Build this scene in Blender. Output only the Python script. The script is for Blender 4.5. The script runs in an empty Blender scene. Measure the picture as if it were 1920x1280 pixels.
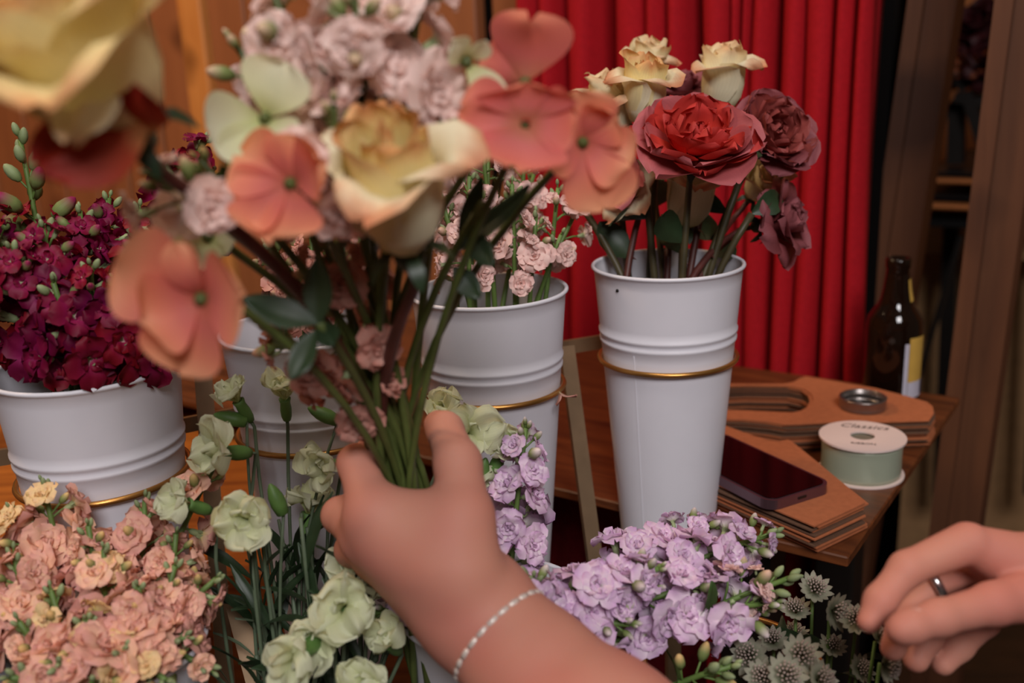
import bpy, bmesh, math, random
import numpy as np
from mathutils import Vector, Matrix

# ------------------------------------------------------------------ camera, light, exposure
SC = bpy.context.scene
COL = SC.collection
PX = 1867.0                       # focal length in pixels of the 1920 x 1280 frame (35 mm lens)
PITCH, ROLL = math.radians(16.0), math.radians(2.5)
CAM = Vector((0.0, 0.0, 1.277))
_f = Vector((0, math.cos(PITCH), -math.sin(PITCH)))
_r0, _u0 = Vector((1, 0, 0)), Vector((0, math.sin(PITCH), math.cos(PITCH)))
_r = _r0 * math.cos(ROLL) - _u0 * math.sin(ROLL)
_u = _r0 * math.sin(ROLL) + _u0 * math.cos(ROLL)
cd = bpy.data.cameras.new('camera'); cam = bpy.data.objects.new('camera', cd); COL.objects.link(cam)
cd.sensor_width = 36.0; cd.lens = 36.0 * PX / 1920.0; cd.clip_start = 0.02; cd.clip_end = 50
cam.matrix_world = Matrix(((_r.x, _u.x, -_f.x, CAM.x), (_r.y, _u.y, -_f.y, CAM.y), (_r.z, _u.z, -_f.z, CAM.z), (0, 0, 0, 1)))
cd.dof.use_dof = True; cd.dof.focus_distance = 0.68; cd.dof.aperture_fstop = 4.6
SC.camera = cam

world = bpy.data.worlds.new('world'); SC.world = world; world.use_nodes = True
world.node_tree.nodes['Background'].inputs[0].default_value = (1.0, 0.80, 0.66, 1)
world.node_tree.nodes['Background'].inputs[1].default_value = 0.05

def area(name, loc, target, sx, sy, power, color):
    l = bpy.data.lights.new(name, 'AREA'); l.shape = 'RECTANGLE'; l.size = sx; l.size_y = sy; l.energy = power; l.color = color
    o = bpy.data.objects.new(name, l); COL.objects.link(o); o.location = loc
    o.rotation_euler = (Vector(target) - Vector(loc)).to_track_quat('-Z', 'Y').to_euler()
    return o
def point(name, loc, power, color, rad):
    l = bpy.data.lights.new(name, 'POINT'); l.energy = power; l.color = color; l.shadow_soft_size = rad
    o = bpy.data.objects.new(name, l); COL.objects.link(o); o.location = loc
    return o
area('window_light', (0.30, -1.75, 3.0), (0.0, 0.8, 1.05), 1.0, 0.9, 57.0, (1.0, 0.97, 0.99))
area('ceiling_lamp_light', (-0.15, 0.30, 2.45), (-0.12, 0.45, 1.0), 0.35, 0.35, 4.5, (1.0, 0.90, 0.80))
area('wall_lamp_light', (-1.35, 1.2, 2.7), (-1.0, 2.1, 1.2), 0.35, 0.35, 20.0, (1.0, 0.66, 0.38))
for i, (bx_, bz_) in enumerate(((0.36, 2.0), (0.50, 1.96), (0.43, 2.10), (0.58, 2.05), (0.48, 1.88))):
    point('bulb_light', (bx_, -0.35 + 0.05 * i, bz_), 0.45, (1.0, 0.85, 0.70), 0.018)
point('back_room_light', (1.75, 2.25, 2.3), 14.0, (1.0, 0.62, 0.34), 0.12)

SC.view_settings.view_transform = 'Standard'; SC.view_settings.look = 'None'
SC.view_settings.gamma = 1.0; SC.view_settings.use_curve_mapping = False
SC.view_settings.exposure = 0.0

# ------------------------------------------------------------------ measuring helpers
def ray(px, py):
    return _f + _r * ((px - 960) / PX) - _u * ((py - 640) / PX)
def P(px, py, d):
    return CAM + ray(px, py) * d
def T(px, py, z):
    k = ray(px, py); return CAM + k * ((z - CAM.z) / k.z)
def V_(px, py, o, n):                                       # where a pixel's ray meets a vertical plane
    k = ray(px, py); return CAM + k * ((Vector(o) - CAM).dot(n) / k.dot(n))
def screen(v):
    w = Vector(v) - CAM; d = w.dot(_f)
    return 960 + PX * w.dot(_r) / d, 640 - PX * w.dot(_u) / d, d
def sdir(dx, dy, toward=0.0):                               # a direction given as right, up and towards the viewer
    return (_r0 * dx + Vector((0, 0, 1)) * dy - Vector((0, 1, 0)) * toward).normalized()

# ------------------------------------------------------------------ materials
def srgb(r, g, b):
    f = lambda c: (c / 255 / 12.92) if c / 255 <= 0.04045 else ((c / 255 + 0.055) / 1.055) ** 2.4
    return (f(r), f(g), f(b), 1)
MATS = {}
def new_mat(name):
    m = bpy.data.materials.new(name); m.use_nodes = True
    MATS[name] = m
    return m, m.node_tree, m.node_tree.nodes['Principled BSDF']
def N(t, kind, **kw):
    n = t.nodes.new(kind)
    for k, v in kw.items(): setattr(n, k, v)
    return n
def ramp(t, stops):
    n = N(t, 'ShaderNodeValToRGB'); e = n.color_ramp.elements
    while len(e) < len(stops): e.new(0.5)
    for el, (p, c) in zip(e, stops): el.position = p; el.color = c if len(c) == 4 else (*c, 1)
    return n
def mix(t, fac, a, b, mode='MIX'):
    n = N(t, 'ShaderNodeMix', data_type='RGBA', blend_type=mode)
    for sock, v in ((n.inputs[0], fac), (n.inputs[6], a), (n.inputs[7], b)):
        if isinstance(v, bpy.types.NodeSocket): t.links.new(v, sock)
        else: sock.default_value = v if not isinstance(v, tuple) or len(v) == 4 else (*v, 1)
    return n.outputs[2]
def math_(t, op, a, b=0.0):
    n = N(t, 'ShaderNodeMath', operation=op)
    for sock, v in ((n.inputs[0], a), (n.inputs[1], b)):
        if isinstance(v, bpy.types.NodeSocket): t.links.new(v, sock)
        else: sock.default_value = v
    return n.outputs[0]
def noise(t, scale, detail=3.0, coord='Object', stretch=None):
    tc = N(t, 'ShaderNodeTexCoord'); n = N(t, 'ShaderNodeTexNoise'); n.inputs['Scale'].default_value = scale; n.inputs['Detail'].default_value = detail
    if stretch:
        mp = N(t, 'ShaderNodeMapping'); mp.inputs['Scale'].default_value = stretch
        if len(stretch) == 3: t.links.new(tc.outputs[coord], mp.inputs[0]); t.links.new(mp.outputs[0], n.inputs['Vector'])
    else: t.links.new(tc.outputs[coord], n.inputs['Vector'])
    return n.outputs['Fac']
def bump(t, b, h, strength, dist=0.002):
    n = N(t, 'ShaderNodeBump'); n.inputs['Strength'].default_value = strength; n.inputs['Distance'].default_value = dist
    t.links.new(h, n.inputs['Height']); t.links.new(n.outputs[0], b.inputs['Normal'])

def plain(name, c, rough=0.6, metal=0.0, var=0.12, scale=40, bmp=0.0, spec=0.5):
    m, t, b = new_mat(name)
    c = c if len(c) == 4 else (*c, 1)
    f = noise(t, scale, 4)
    lo = tuple(x * (1 - var) for x in c[:3]) + (1,); hi = tuple(min(1, x * (1 + var)) for x in c[:3]) + (1,)
    t.links.new(ramp_of(t, f, [(0.3, lo), (0.7, hi)]), b.inputs['Base Color'])
    b.inputs['Roughness'].default_value = rough; b.inputs['Metallic'].default_value = metal; b.inputs['Specular IOR Level'].default_value = spec
    if bmp: bump(t, b, f, bmp)
    return m
def ramp_of(t, fac, stops):
    r = ramp(t, stops); t.links.new(fac, r.inputs[0]); return r.outputs[0]

def petal_mat(name, stops, edge=None, edge_at=0.8, var=0.12, trans=0.20, rough=0.55, hue=0.0, veins=0.10):
    """colour runs from the petal's claw to its rim (UV v); an optional edge colour follows the rim"""
    m, t, b = new_mat(name)
    uv = N(t, 'ShaderNodeUVMap'); sp = N(t, 'ShaderNodeSeparateXYZ'); t.links.new(uv.outputs[0], sp.inputs[0])
    nz = noise(t, 90, 3)
    vv = math_(t, 'ADD', sp.outputs[1], math_(t, 'MULTIPLY', math_(t, 'SUBTRACT', nz, 0.5), 0.18))
    col = ramp_of(t, vv, stops)
    if edge:
        side = math_(t, 'ABSOLUTE', math_(t, 'SUBTRACT', math_(t, 'MULTIPLY', sp.outputs[0], 2.0), 1.0))
        s4 = math_(t, 'MULTIPLY', math_(t, 'POWER', side, 5.0), math_(t, 'POWER', vv, 0.7))
        e = math_(t, 'MAXIMUM', vv, s4)
        mr = N(t, 'ShaderNodeMapRange'); t.links.new(e, mr.inputs[0]); mr.inputs[1].default_value = edge_at - 0.16; mr.inputs[2].default_value = edge_at + 0.14
        col = mix(t, mr.outputs[0], col, edge)
    oi = N(t, 'ShaderNodeObjectInfo')
    hs = N(t, 'ShaderNodeHueSaturation'); t.links.new(col, hs.inputs['Color'])
    rv = N(t, 'ShaderNodeMapRange'); t.links.new(oi.outputs['Random'], rv.inputs[0]); rv.inputs[3].default_value = 1 - var; rv.inputs[4].default_value = 1 + var * 0.6
    t.links.new(rv.outputs[0], hs.inputs['Value'])
    if hue:
        rh = N(t, 'ShaderNodeMapRange'); t.links.new(oi.outputs['Random'], rh.inputs[0]); rh.inputs[3].default_value = 0.5 - hue; rh.inputs[4].default_value = 0.5 + hue
        t.links.new(rh.outputs[0], hs.inputs['Hue'])
    wv = N(t, 'ShaderNodeTexWave'); wv.inputs['Scale'].default_value = 6; wv.inputs['Distortion'].default_value = 3; wv.inputs['Detail'].default_value = 2
    t.links.new(uv.outputs[0], wv.inputs['Vector'])
    col = mix(t, math_(t, 'MULTIPLY', wv.outputs['Fac'], veins), hs.outputs[0], (0.55, 0.50, 0.45, 1), 'MULTIPLY')
    t.links.new(col, b.inputs['Base Color']); b.inputs['Roughness'].default_value = rough; b.inputs['Specular IOR Level'].default_value = 0.25
    tr = N(t, 'ShaderNodeBsdfTranslucent'); t.links.new(col, tr.inputs[0])
    ms = N(t, 'ShaderNodeMixShader'); ms.inputs[0].default_value = trans
    t.links.new(b.outputs[0], ms.inputs[1]); t.links.new(tr.outputs[0], ms.inputs[2])
    t.links.new(ms.outputs[0], t.nodes['Material Output'].inputs[0])
    return m

def wood_mat(name, dark, light, rough=0.45, scale=1.0, rotz=0.0, axis='X'):
    m, t, b = new_mat(name)
    tc = N(t, 'ShaderNodeTexCoord'); mp = N(t, 'ShaderNodeMapping'); mp.inputs['Rotation'].default_value = (0, 0, rotz)
    sc = {'X': (1.6, 14, 14), 'Z': (14, 14, 1.3)}[axis]; mp.inputs['Scale'].default_value = tuple(s * scale for s in sc)
    t.links.new(tc.outputs['Object'], mp.inputs[0])
    n1 = N(t, 'ShaderNodeTexNoise'); n1.inputs['Scale'].default_value = 3.0; n1.inputs['Detail'].default_value = 6; n1.inputs['Distortion'].default_value = 1.4
    t.links.new(mp.outputs[0], n1.inputs['Vector'])
    n2 = N(t, 'ShaderNodeTexNoise'); n2.inputs['Scale'].default_value = 5.5; n2.inputs['Detail'].default_value = 2
    t.links.new(tc.outputs['Object'], n2.inputs['Vector'])
    mid = tuple((a + c) / 2 for a, c in zip(dark, light))
    c1 = ramp_of(t, n1.outputs['Fac'], [(0.28, dark), (0.5, mid), (0.72, light)])
    kn = ramp_of(t, n2.outputs['Fac'], [(0.30, (0.35, 0.30, 0.28, 1)), (0.42, (1, 1, 1, 1)), (1.0, (1, 1, 1, 1))])
    t.links.new(mix(t, 0.8, c1, kn, 'MULTIPLY'), b.inputs['Base Color'])
    b.inputs['Roughness'].default_value = rough
    bump(t, b, n1.outputs['Fac'], 0.15)
    return m

# ------------------------------------------------------------------ mesh helpers
def mesh_data(name, V, F, mats, uv=None, fmat=None, smooth=True):
    me = bpy.data.meshes.new(name)
    me.from_pydata([tuple(map(float, v)) for v in V], [], [tuple(map(int, f)) for f in F])
    for m in (mats if isinstance(mats, (list, tuple)) else [mats]): me.materials.append(MATS[m])
    if uv is not None:
        l = me.uv_layers.new(name='UVMap'); idx = np.empty(len(me.loops), dtype=np.int32); me.loops.foreach_get('vertex_index', idx)
        l.data.foreach_set('uv', np.asarray(uv, dtype=np.float32)[idx].ravel())
    if smooth: me.polygons.foreach_set('use_smooth', np.ones(len(me.polygons), dtype=bool))
    if fmat is not None: me.polygons.foreach_set('material_index', np.asarray(fmat, dtype=np.int32))
    me.update(); return me
def put(name, me, parent=None, mat=None):
    o = bpy.data.objects.new(name, me); COL.objects.link(o)
    if parent is not None: o.parent = parent
    if mat is not None: o.matrix_basis = mat
    return o
def tag(o, label, cat=None, group=None, kind=None):
    if label: o['label'] = label
    if cat: o['category'] = cat
    if group: o['group'] = group
    if kind: o['kind'] = kind
    return o
def thing(name, loc, label=None, cat=None, group=None):
    o = bpy.data.objects.new(name, None); COL.objects.link(o); o.location = loc; o.empty_display_size = 0.02
    return tag(o, label, cat, group)
def join(parts):
    """[(V, F, uv, matindex)] -> one V, F, uv, fmat"""
    Vs, Fs, Us, Ms, k = [], [], [], [], 0
    for V, F, U, mi in parts:
        V = np.asarray(V, float); Vs.append(V); Us.append(U if U is not None else np.zeros((len(V), 2)))
        Fs += [tuple(i + k for i in f) for f in F]; Ms += [mi] * len(F); k += len(V)
    return np.vstack(Vs), Fs, np.vstack(Us), Ms
def xf(V, M):
    V = np.asarray(V, float); A = np.array(M); return V @ A[:3, :3].T + A[:3, 3]
def frame(z, roll=0.0):
    """rotation whose +Z is the given direction"""
    q = Vector(z).to_track_quat('Z', 'Y').to_matrix().to_4x4()
    return q @ Matrix.Rotation(roll, 4, 'Z')
def tube(pts, rad, n=7, cap=True):
    pts = [Vector(p) for p in pts]; m = len(pts)
    rad = rad if isinstance(rad, (list, tuple, np.ndarray)) else [rad] * m
    V, F, U = [], [], []; x = None
    for i, p in enumerate(pts):
        t = (pts[min(i + 1, m - 1)] - pts[max(i - 1, 0)]).normalized()
        if x is None: x = t.orthogonal().normalized()
        x = (x - t * x.dot(t)).normalized(); y = t.cross(x)
        for k in range(n):
            a = 2 * math.pi * k / n; V.append(p + (x * math.cos(a) + y * math.sin(a)) * rad[i]); U.append((k / n, i / (m - 1)))
    for i in range(m - 1):
        for k in range(n): F.append((i * n + k, i * n + (k + 1) % n, (i + 1) * n + (k + 1) % n, (i + 1) * n + k))
    if cap: F += [tuple(range(n))[::-1], tuple((m - 1) * n + k for k in range(n))]
    return np.array([tuple(v) for v in V]), F, np.array(U)
def curve3(a, b, c, n=12):
    """smooth curve through three points"""
    a, b, c = Vector(a), Vector(b), Vector(c)
    L1, L2 = (b - a).length, (c - b).length; tm = L1 / (L1 + L2 + 1e-9); tm = min(max(tm, 0.15), 0.85)
    ctl = (b - a * (1 - tm) ** 2 - c * tm ** 2) / (2 * tm * (1 - tm))
    return [a * (1 - t) ** 2 + ctl * 2 * t * (1 - t) + c * t * t for t in (i / (n - 1) for i in range(n))]
def lathe(prof, n=24, closed=False):
    V, F, U = [], [], []; m = len(prof)
    for i, (r, z) in enumerate(prof):
        for k in range(n):
            a = 2 * math.pi * k / n; V.append((r * math.cos(a), r * math.sin(a), z)); U.append((k / n, i / max(1, m - 1)))
    for i in range(m - 1 + (1 if closed else 0)):
        j = (i + 1) % m
        for k in range(n): F.append((i * n + k, i * n + (k + 1) % n, j * n + (k + 1) % n, j * n + k))
    if not closed:
        if prof[0][0] > 1e-6: F.append(tuple(range(n))[::-1])
        if prof[-1][0] > 1e-6: F.append(tuple((m - 1) * n + k for k in range(n)))
    return np.array(V), F, np.array(U)
def boxvf(x0, x1, y0, y1, z0, z1):
    V = np.array([(x, y, z) for x in (x0, x1) for y in (y0, y1) for z in (z0, z1)], float)
    F = [(0, 1, 3, 2), (4, 6, 7, 5), (0, 4, 5, 1), (2, 3, 7, 6), (0, 2, 6, 4), (1, 5, 7, 3)]
    return V, F, None
def bevelled(name, V, F, mat, width=0.002, seg=2):
    bm = bmesh.new(); vs = [bm.verts.new(v) for v in V]
    for f in F: bm.faces.new([vs[i] for i in f])
    bmesh.ops.recalc_face_normals(bm, faces=bm.faces)
    bmesh.ops.bevel(bm, geom=list(bm.edges), offset=width, segments=seg, affect='EDGES', profile=0.6)
    me = bpy.data.meshes.new(name); bm.to_mesh(me); bm.free(); me.materials.append(MATS[mat]); return me
def beam(a, b, w, h, up=(0, 0, 1)):
    """a bar from a to b, w across and h along 'up'"""
    a, b = Vector(a), Vector(b); t = (b - a).normalized(); s = t.cross(Vector(up)).normalized(); u = s.cross(t)
    V = [p + s * (sx * w / 2) + u * (sy * h / 2) for p in (a, b) for sx in (-1, 1) for sy in (-1, 1)]
    return np.array([tuple(v) for v in V]), [(0, 1, 3, 2), (4, 6, 7, 5), (0, 4, 5, 1), (2, 3, 7, 6), (0, 2, 6, 4), (1, 5, 7, 3)], None
def plate(outer, holes, z0, z1):
    """flat plate with holes, outline in x, y"""
    bm = bmesh.new(); loops = []
    for lp in [outer] + holes:
        vs = [bm.verts.new((x, y, z0)) for x, y in lp]; loops.append([bm.edges.new((vs[i], vs[(i + 1) % len(vs)])) for i in range(len(vs))])
    r = bmesh.ops.triangle_fill(bm, use_beauty=True, use_dissolve=False, edges=[e for l in loops for e in l])
    ex = bmesh.ops.extrude_face_region(bm, geom=list(bm.faces))
    bmesh.ops.translate(bm, vec=(0, 0, z1 - z0), verts=[g for g in ex['geom'] if isinstance(g, bmesh.types.BMVert)])
    bmesh.ops.recalc_face_normals(bm, faces=bm.faces)
    bm.verts.index_update()
    V = np.array([tuple(v.co) for v in bm.verts]); F = [tuple(v.index for v in f.verts) for f in bm.faces]; bm.free()
    return V, F

def rpetal(L, W, th, rb=0.001, p=1.0, q=0.55, wrap=False, wmin=0.004, ruf=0.0, rf=3.0, cup=0.0, teeth=0.0, notch=0.0, nu=7, nv=7, seed=0, spiral=0.0):
    """a petal: th = angles from the flower's axis along its length (degrees), wrap = bent round the axis"""
    rng = random.Random(seed); ph = [rng.uniform(0, 6.28) for _ in range(4)]
    S = np.linspace(0, 1, nu); S = 0.4 * S + 0.6 * np.sin(S * math.pi / 2); sm = 0.5 ** (1 / p); A = np.radians(np.interp(S, np.linspace(0, 1, len(th)), th))
    Vt, U = [], []
    Tt = np.linspace(-1, 1, nv)
    fine = 60; Sf = np.linspace(0, 1, fine); Af = np.radians(np.interp(Sf, np.linspace(0, 1, len(th)), th))
    for t in Tt:
        Lt = L * (1 - notch * math.exp(-(t / 0.28) ** 2) + teeth * math.sin(t * 17 + ph[0]))
        r = rb; z = 0.0; rr, zz = [rb], [0.0]
        for k in range(1, fine):
            ds = Lt / (fine - 1); a = (Af[k] + Af[k - 1]) / 2; r += math.sin(a) * ds; z += math.cos(a) * ds; rr.append(r); zz.append(z)
        Ri, Zi = np.interp(S, Sf, rr), np.interp(S, Sf, zz)
        for i, s in enumerate(S):
            hw = W * (0.12 + 0.88 * math.sin(math.pi / 2 * s / sm) ** 1.15) if s < sm else W * max(0.03, (1 - min(1, (s - sm) / (1 - sm)) ** 2.2)) ** q
            a = A[i]; nr, nz = -math.cos(a), math.sin(a)
            off = cup * hw * t * t + ruf * (s ** 1.6) * math.sin(rf * t * 2.2 + ph[1]) + ruf * 0.6 * s * s * math.sin(rf * 1.7 * t + 3 * s + ph[2])
            R_, Z_ = Ri[i] + nr * off, Zi[i] + nz * off + ruf * 0.5 * s ** 3 * math.sin(rf * 2.6 * t + ph[3])
            if wrap:
                rw = max(abs(Ri[i]), wmin); f_ = t * hw / rw; R2 = R_ + spiral * t * rw
                Vt.append((R2 * math.cos(f_), R2 * math.sin(f_), Z_))
            else: Vt.append((R_, t * hw, Z_))
            U.append((t * 0.5 + 0.5, s))
    F = [(j * nu + i, (j + 1) * nu + i, (j + 1) * nu + i + 1, j * nu + i + 1) for j in range(nv - 1) for i in range(nu - 1)]
    return np.array(Vt), F, np.array(U)
def rz(a): return Matrix.Rotation(a, 4, 'Z')
GA = math.radians(137.5)

# ------------------------------------------------------------------ smooth implicit bodies (hands, arms)
def implicit(groups, k_all, voxel):
    """groups = [(capsules [(a, b, ra, rb)], k)]: tapered capsules melted together, skinned with surface nets"""
    pts = np.array([[*c[0]] for g in groups for c in g[0]] + [[*c[1]] for g in groups for c in g[0]]); rm = max(max(c[2], c[3]) for g in groups for c in g[0])
    lo, hi = pts.min(0) - rm - 4 * voxel, pts.max(0) + rm + 4 * voxel
    n = np.ceil((hi - lo) / voxel).astype(int) + 1
    X, Y, Z = (lo[i] + np.arange(n[i]) * voxel for i in range(3))
    G = np.stack(np.meshgrid(X, Y, Z, indexing='ij'), -1).astype(np.float32)
    def smin(a, b, k):
        h = np.clip(0.5 + 0.5 * (b - a) / k, 0, 1); return b * (1 - h) + a * h - k * h * (1 - h)
    D = None
    for caps, k in groups:
        d = None
        for a, b, ra, rb_ in caps:
            a = np.array(a, np.float32); b = np.array(b, np.float32); ab = b - a; l2 = max(float(ab @ ab), 1e-12)
            h = np.clip(((G - a) @ ab) / l2, 0, 1)
            e = np.linalg.norm(G - a - h[..., None] * ab, axis=-1) - (ra + (rb_ - ra) * h)
            d = e if d is None else smin(d, e, k)
        D = d if D is None else smin(D, d, k_all)
    I = D < 0
    nx, ny, nz = n
    acc = np.zeros((nx - 1, ny - 1, nz - 1, 3)); cnt = np.zeros((nx - 1, ny - 1, nz - 1))
    cor = [(i, j, k) for i in (0, 1) for j in (0, 1) for k in (0, 1)]
    sl = lambda c: (slice(c[0], nx - 1 + c[0]), slice(c[1], ny - 1 + c[1]), slice(c[2], nz - 1 + c[2]))
    for c in cor:
        for ax in range(3):
            if c[ax] == 0:
                e = list(c); e[ax] = 1; da, db = D[sl(c)], D[sl(e)]; x = (da < 0) != (db < 0)
                tt = np.where(x, da / np.where(x, da - db, 1), 0)
                p = np.zeros(acc.shape); p[..., 0], p[..., 1], p[..., 2] = c[0], c[1], c[2]; p[..., ax] += tt
                acc += p * x[..., None]; cnt += x
    act = cnt > 0; idx = -np.ones(act.shape, int); idx[act] = np.arange(act.sum())
    ijk = np.argwhere(act); V = lo + (ijk + acc[act] / cnt[act][:, None]) * voxel
    F = []
    for ax in range(3):
        o1, o2 = [(1, 2), (2, 0), (0, 1)][ax]
        s0 = [slice(1, m - 1) for m in n]; s0[ax] = slice(0, n[ax] - 1); s1 = list(s0); s1[ax] = slice(1, n[ax])
        a, b = I[tuple(s0)], I[tuple(s1)]
        for flip in (False, True):
            w = np.argwhere((a & ~b) if not flip else (~a & b))
            if not len(w): continue
            base = w.copy(); base[:, o1] += 1; base[:, o2] += 1
            def at(d1, d2):
                q = base.copy(); q[:, o1] -= d1; q[:, o2] -= d2; return idx[q[:, 0], q[:, 1], q[:, 2]]
            qd = np.stack([at(1, 1), at(0, 1), at(0, 0), at(1, 0)], 1)
            F.append(qd if not flip else qd[:, ::-1])
    return V, np.vstack(F)

# ------------------------------------------------------------------ material library
wood_mat('table_wood', srgb(62, 30, 16), srgb(124, 68, 34), 0.42, 1.0, math.radians(45))
wood_mat('bench_wood', srgb(128, 66, 22), srgb(204, 122, 48), 0.42, 0.9)
wood_mat('board_wood', srgb(142, 86, 52), srgb(158, 98, 60), 0.5, 0.5, 0, 'Z')
wood_mat('lit_edge_wood', srgb(196, 124, 60), srgb(222, 152, 82), 0.45, 0.8, 0, 'Z')  # brighter wood: a lit board edge put into the colour
wood_mat('post_wood', srgb(84, 48, 28), srgb(108, 66, 40), 0.6, 0.7, 0, 'Z')
wood_mat('floor_wood', srgb(50, 32, 22), srgb(84, 54, 34), 0.5, 0.6)
plain('wall_dark', srgb(14, 11, 10), 1.0, var=0.2, scale=6, spec=0.1)
plain('wall_brown', srgb(176, 104, 52), 0.85, var=0.18, scale=5)
plain('curtain_red', srgb(170, 22, 32), 0.85, var=0.10, scale=220, bmp=0.12, spec=0.15)
plain('skirt_red', srgb(96, 18, 24), 0.95, var=0.18, scale=120, bmp=0.1, spec=0.1)
plain('kraft', srgb(178, 106, 70), 0.85, var=0.08, scale=160, bmp=0.05, spec=0.15)
plain('kraft_shade', srgb(104, 72, 52), 0.9, var=0.15, scale=300)  # darker kraft: shade between sheets and in handle holes put into the colour
plain('white_enamel', srgb(231, 229, 236), 0.42, var=0.02, scale=30, spec=0.4)
plain('gold_metal', srgb(190, 138, 74), 0.32, 0.85, var=0.10, scale=60)
plain('bronze_bar', srgb(128, 104, 78), 0.5, 0.55, var=0.12, scale=50)
plain('black_plastic', srgb(20, 18, 18), 0.4, var=0.1)
plain('matte_black', srgb(10, 9, 9), 1.0, var=0.1, spec=0.0)
plain('black_screen', srgb(6, 5, 6), 0.12, var=0.05, spec=0.25)
plain('phone_case', srgb(120, 92, 100), 0.28, 0.75, var=0.05)
plain('spool_card', srgb(236, 214, 206), 0.5, var=0.02)
plain('spool_hole', srgb(120, 112, 96), 0.8, var=0.1)
plain('ribbon_satin', srgb(176, 184, 162), 0.30, 0.25, var=0.05, scale=20)
plain('ink', srgb(92, 70, 62), 0.7, var=0.02)
plain('lid_metal', srgb(150, 142, 138), 0.3, 0.9, var=0.06)
plain('lid_seal', srgb(34, 30, 30), 0.5, var=0.1)
plain('label_yellow', srgb(206, 164, 76), 0.55, var=0.06)
plain('label_white', srgb(196, 192, 206), 0.55, var=0.06)
plain('label_blue', srgb(62, 60, 92), 0.55, var=0.06)
plain('stem_green', srgb(96, 122, 58), 0.55, var=0.25, scale=70)
plain('stem_olive', srgb(84, 96, 46), 0.5, var=0.35, scale=40)
plain('stem_dark', srgb(70, 62, 38), 0.5, var=0.3, scale=60)
plain('stem_wine', srgb(84, 40, 34), 0.5, var=0.3, scale=60)
plain('stem_blue_green', srgb(92, 106, 82), 0.55, var=0.2, scale=60)
plain('leaf_green', srgb(70, 98, 48), 0.5, var=0.25, scale=60)
plain('leaf_dark', srgb(40, 58, 34), 0.45, var=0.25, scale=60)
plain('bud_green', srgb(150, 164, 118), 0.6, var=0.2, scale=90)
plain('calyx_green', srgb(92, 128, 64), 0.5, var=0.22, scale=60)
plain('cardboard', srgb(196, 150, 104), 0.9, var=0.1, scale=30)
plain('dark_metal', srgb(30, 24, 20), 0.5, 0.4, var=0.1)
plain('vase_dark', srgb(40, 34, 32), 0.35, var=0.1)
plain('cloth_grey', srgb(58, 56, 50), 0.95, var=0.12, scale=200, bmp=0.1)
m_, t_, b_ = new_mat('bottle_glass')
b_.inputs['Base Color'].default_value = (0.010, 0.004, 0.002, 1); b_.inputs['Roughness'].default_value = 0.06
b_.inputs['Transmission Weight'].default_value = 0.10; b_.inputs['IOR'].default_value = 1.5
m_, t_, b_ = new_mat('water')
b_.inputs['Base Color'].default_value = (0.55, 0.62, 0.58, 1); b_.inputs['Roughness'].default_value = 0.03; b_.inputs['Transmission Weight'].default_value = 0.8; b_.inputs['IOR'].default_value = 1.33
m_, t_, b_ = new_mat('skin')
nz_ = noise(t_, 55, 4); n2_ = noise(t_, 14, 2)
c_ = ramp_of(t_, n2_, [(0.32, srgb(198, 124, 108)), (0.68, srgb(204, 144, 122))])
t_.links.new(c_, b_.inputs['Base Color']); b_.inputs['Roughness'].default_value = 0.62; b_.inputs['Specular IOR Level'].default_value = 0.3
b_.inputs['Subsurface Weight'].default_value = 0.25; b_.inputs['Subsurface Radius'].default_value = (0.009, 0.0035, 0.002); b_.inputs['Subsurface Scale'].default_value = 0.6
bump(t_, b_, noise(t_, 420, 3), 0.10, 0.0006)
plain('nail_pink', srgb(228, 176, 164), 0.25, var=0.03)
plain('bracelet_white', srgb(226, 214, 204), 0.35, 0.2, var=0.2, scale=400)
plain('silver', srgb(210, 206, 204), 0.2, 0.95, var=0.04)
plain('sleeve_dark', srgb(44, 40, 40), 0.95, var=0.15, scale=200, bmp=0.1)

# ------------------------------------------------------------------ the place: table frame, walls
TZ = 0.90                                                   # table height
C0, R0 = T(1590, 1045, TZ), T(1800, 745, TZ)
E2 = (R0 - C0).normalized()                                 # along the table's short side, away from the viewer
E1 = Vector((-E2.y, E2.x, 0))                               # along its long side, to the left and away
TW = (R0 - C0).length
Z = Vector((0, 0, 1))
def tb(u, v, z=0.0): return C0 + E1 * u + E2 * v + Z * z    # a point in the table's own frame
MT = Matrix(((E1.x, E2.x, 0, C0.x), (E1.y, E2.y, 0, C0.y), (0, 0, 1, TZ), (0, 0, 0, 1)))

# floor
V, F, _ = boxvf(-4, 4, -2.5, 5.5, -0.06, 0.0)
tag(put('floor', mesh_data('floor', V, F, 'floor_wood', smooth=False)), 'dark brown wooden floor of the room', None, None, 'structure')

# back wall: recessed dark backing with vertical boards standing proud of it
WP = tb(0, TW + 0.17)
def wu(px, py=120): return (V_(px, py, WP, E2) - WP).dot(E1)
wall = put('wall_back', mesh_data('wall_back', *boxvf(wu(1655), 4.2, 0.03, 0.10, -TZ, 1.9)[:2], 'wall_dark', smooth=False))
wall.matrix_basis = Matrix.Translation(WP) @ MT.to_3x3().to_4x4()
tag(wall, 'wall of vertical orange-brown boards behind the flowers', None, None, 'structure')
edges = [(985, 926, 'board_wood'), (895, 780, 'board_wood'), (772, 690, 'board_wood'), (682, 612, 'board_wood'), (604, 540, 'board_wood'), (532, 470, 'board_wood'), (466, 400, 'board_wood'), (396, 354, 'lit_edge_wood'), (350, 290, 'board_wood'), (284, 214, 'board_wood'), (208, 150, 'board_wood'), (146, 90, 'board_wood'), (84, 30, 'board_wood'), (24, -40, 'board_wood'), (-46, -110, 'board_wood'), (-116, -190, 'board_wood')]  # the one brighter, prouder strip paints light caught on a board edge
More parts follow.
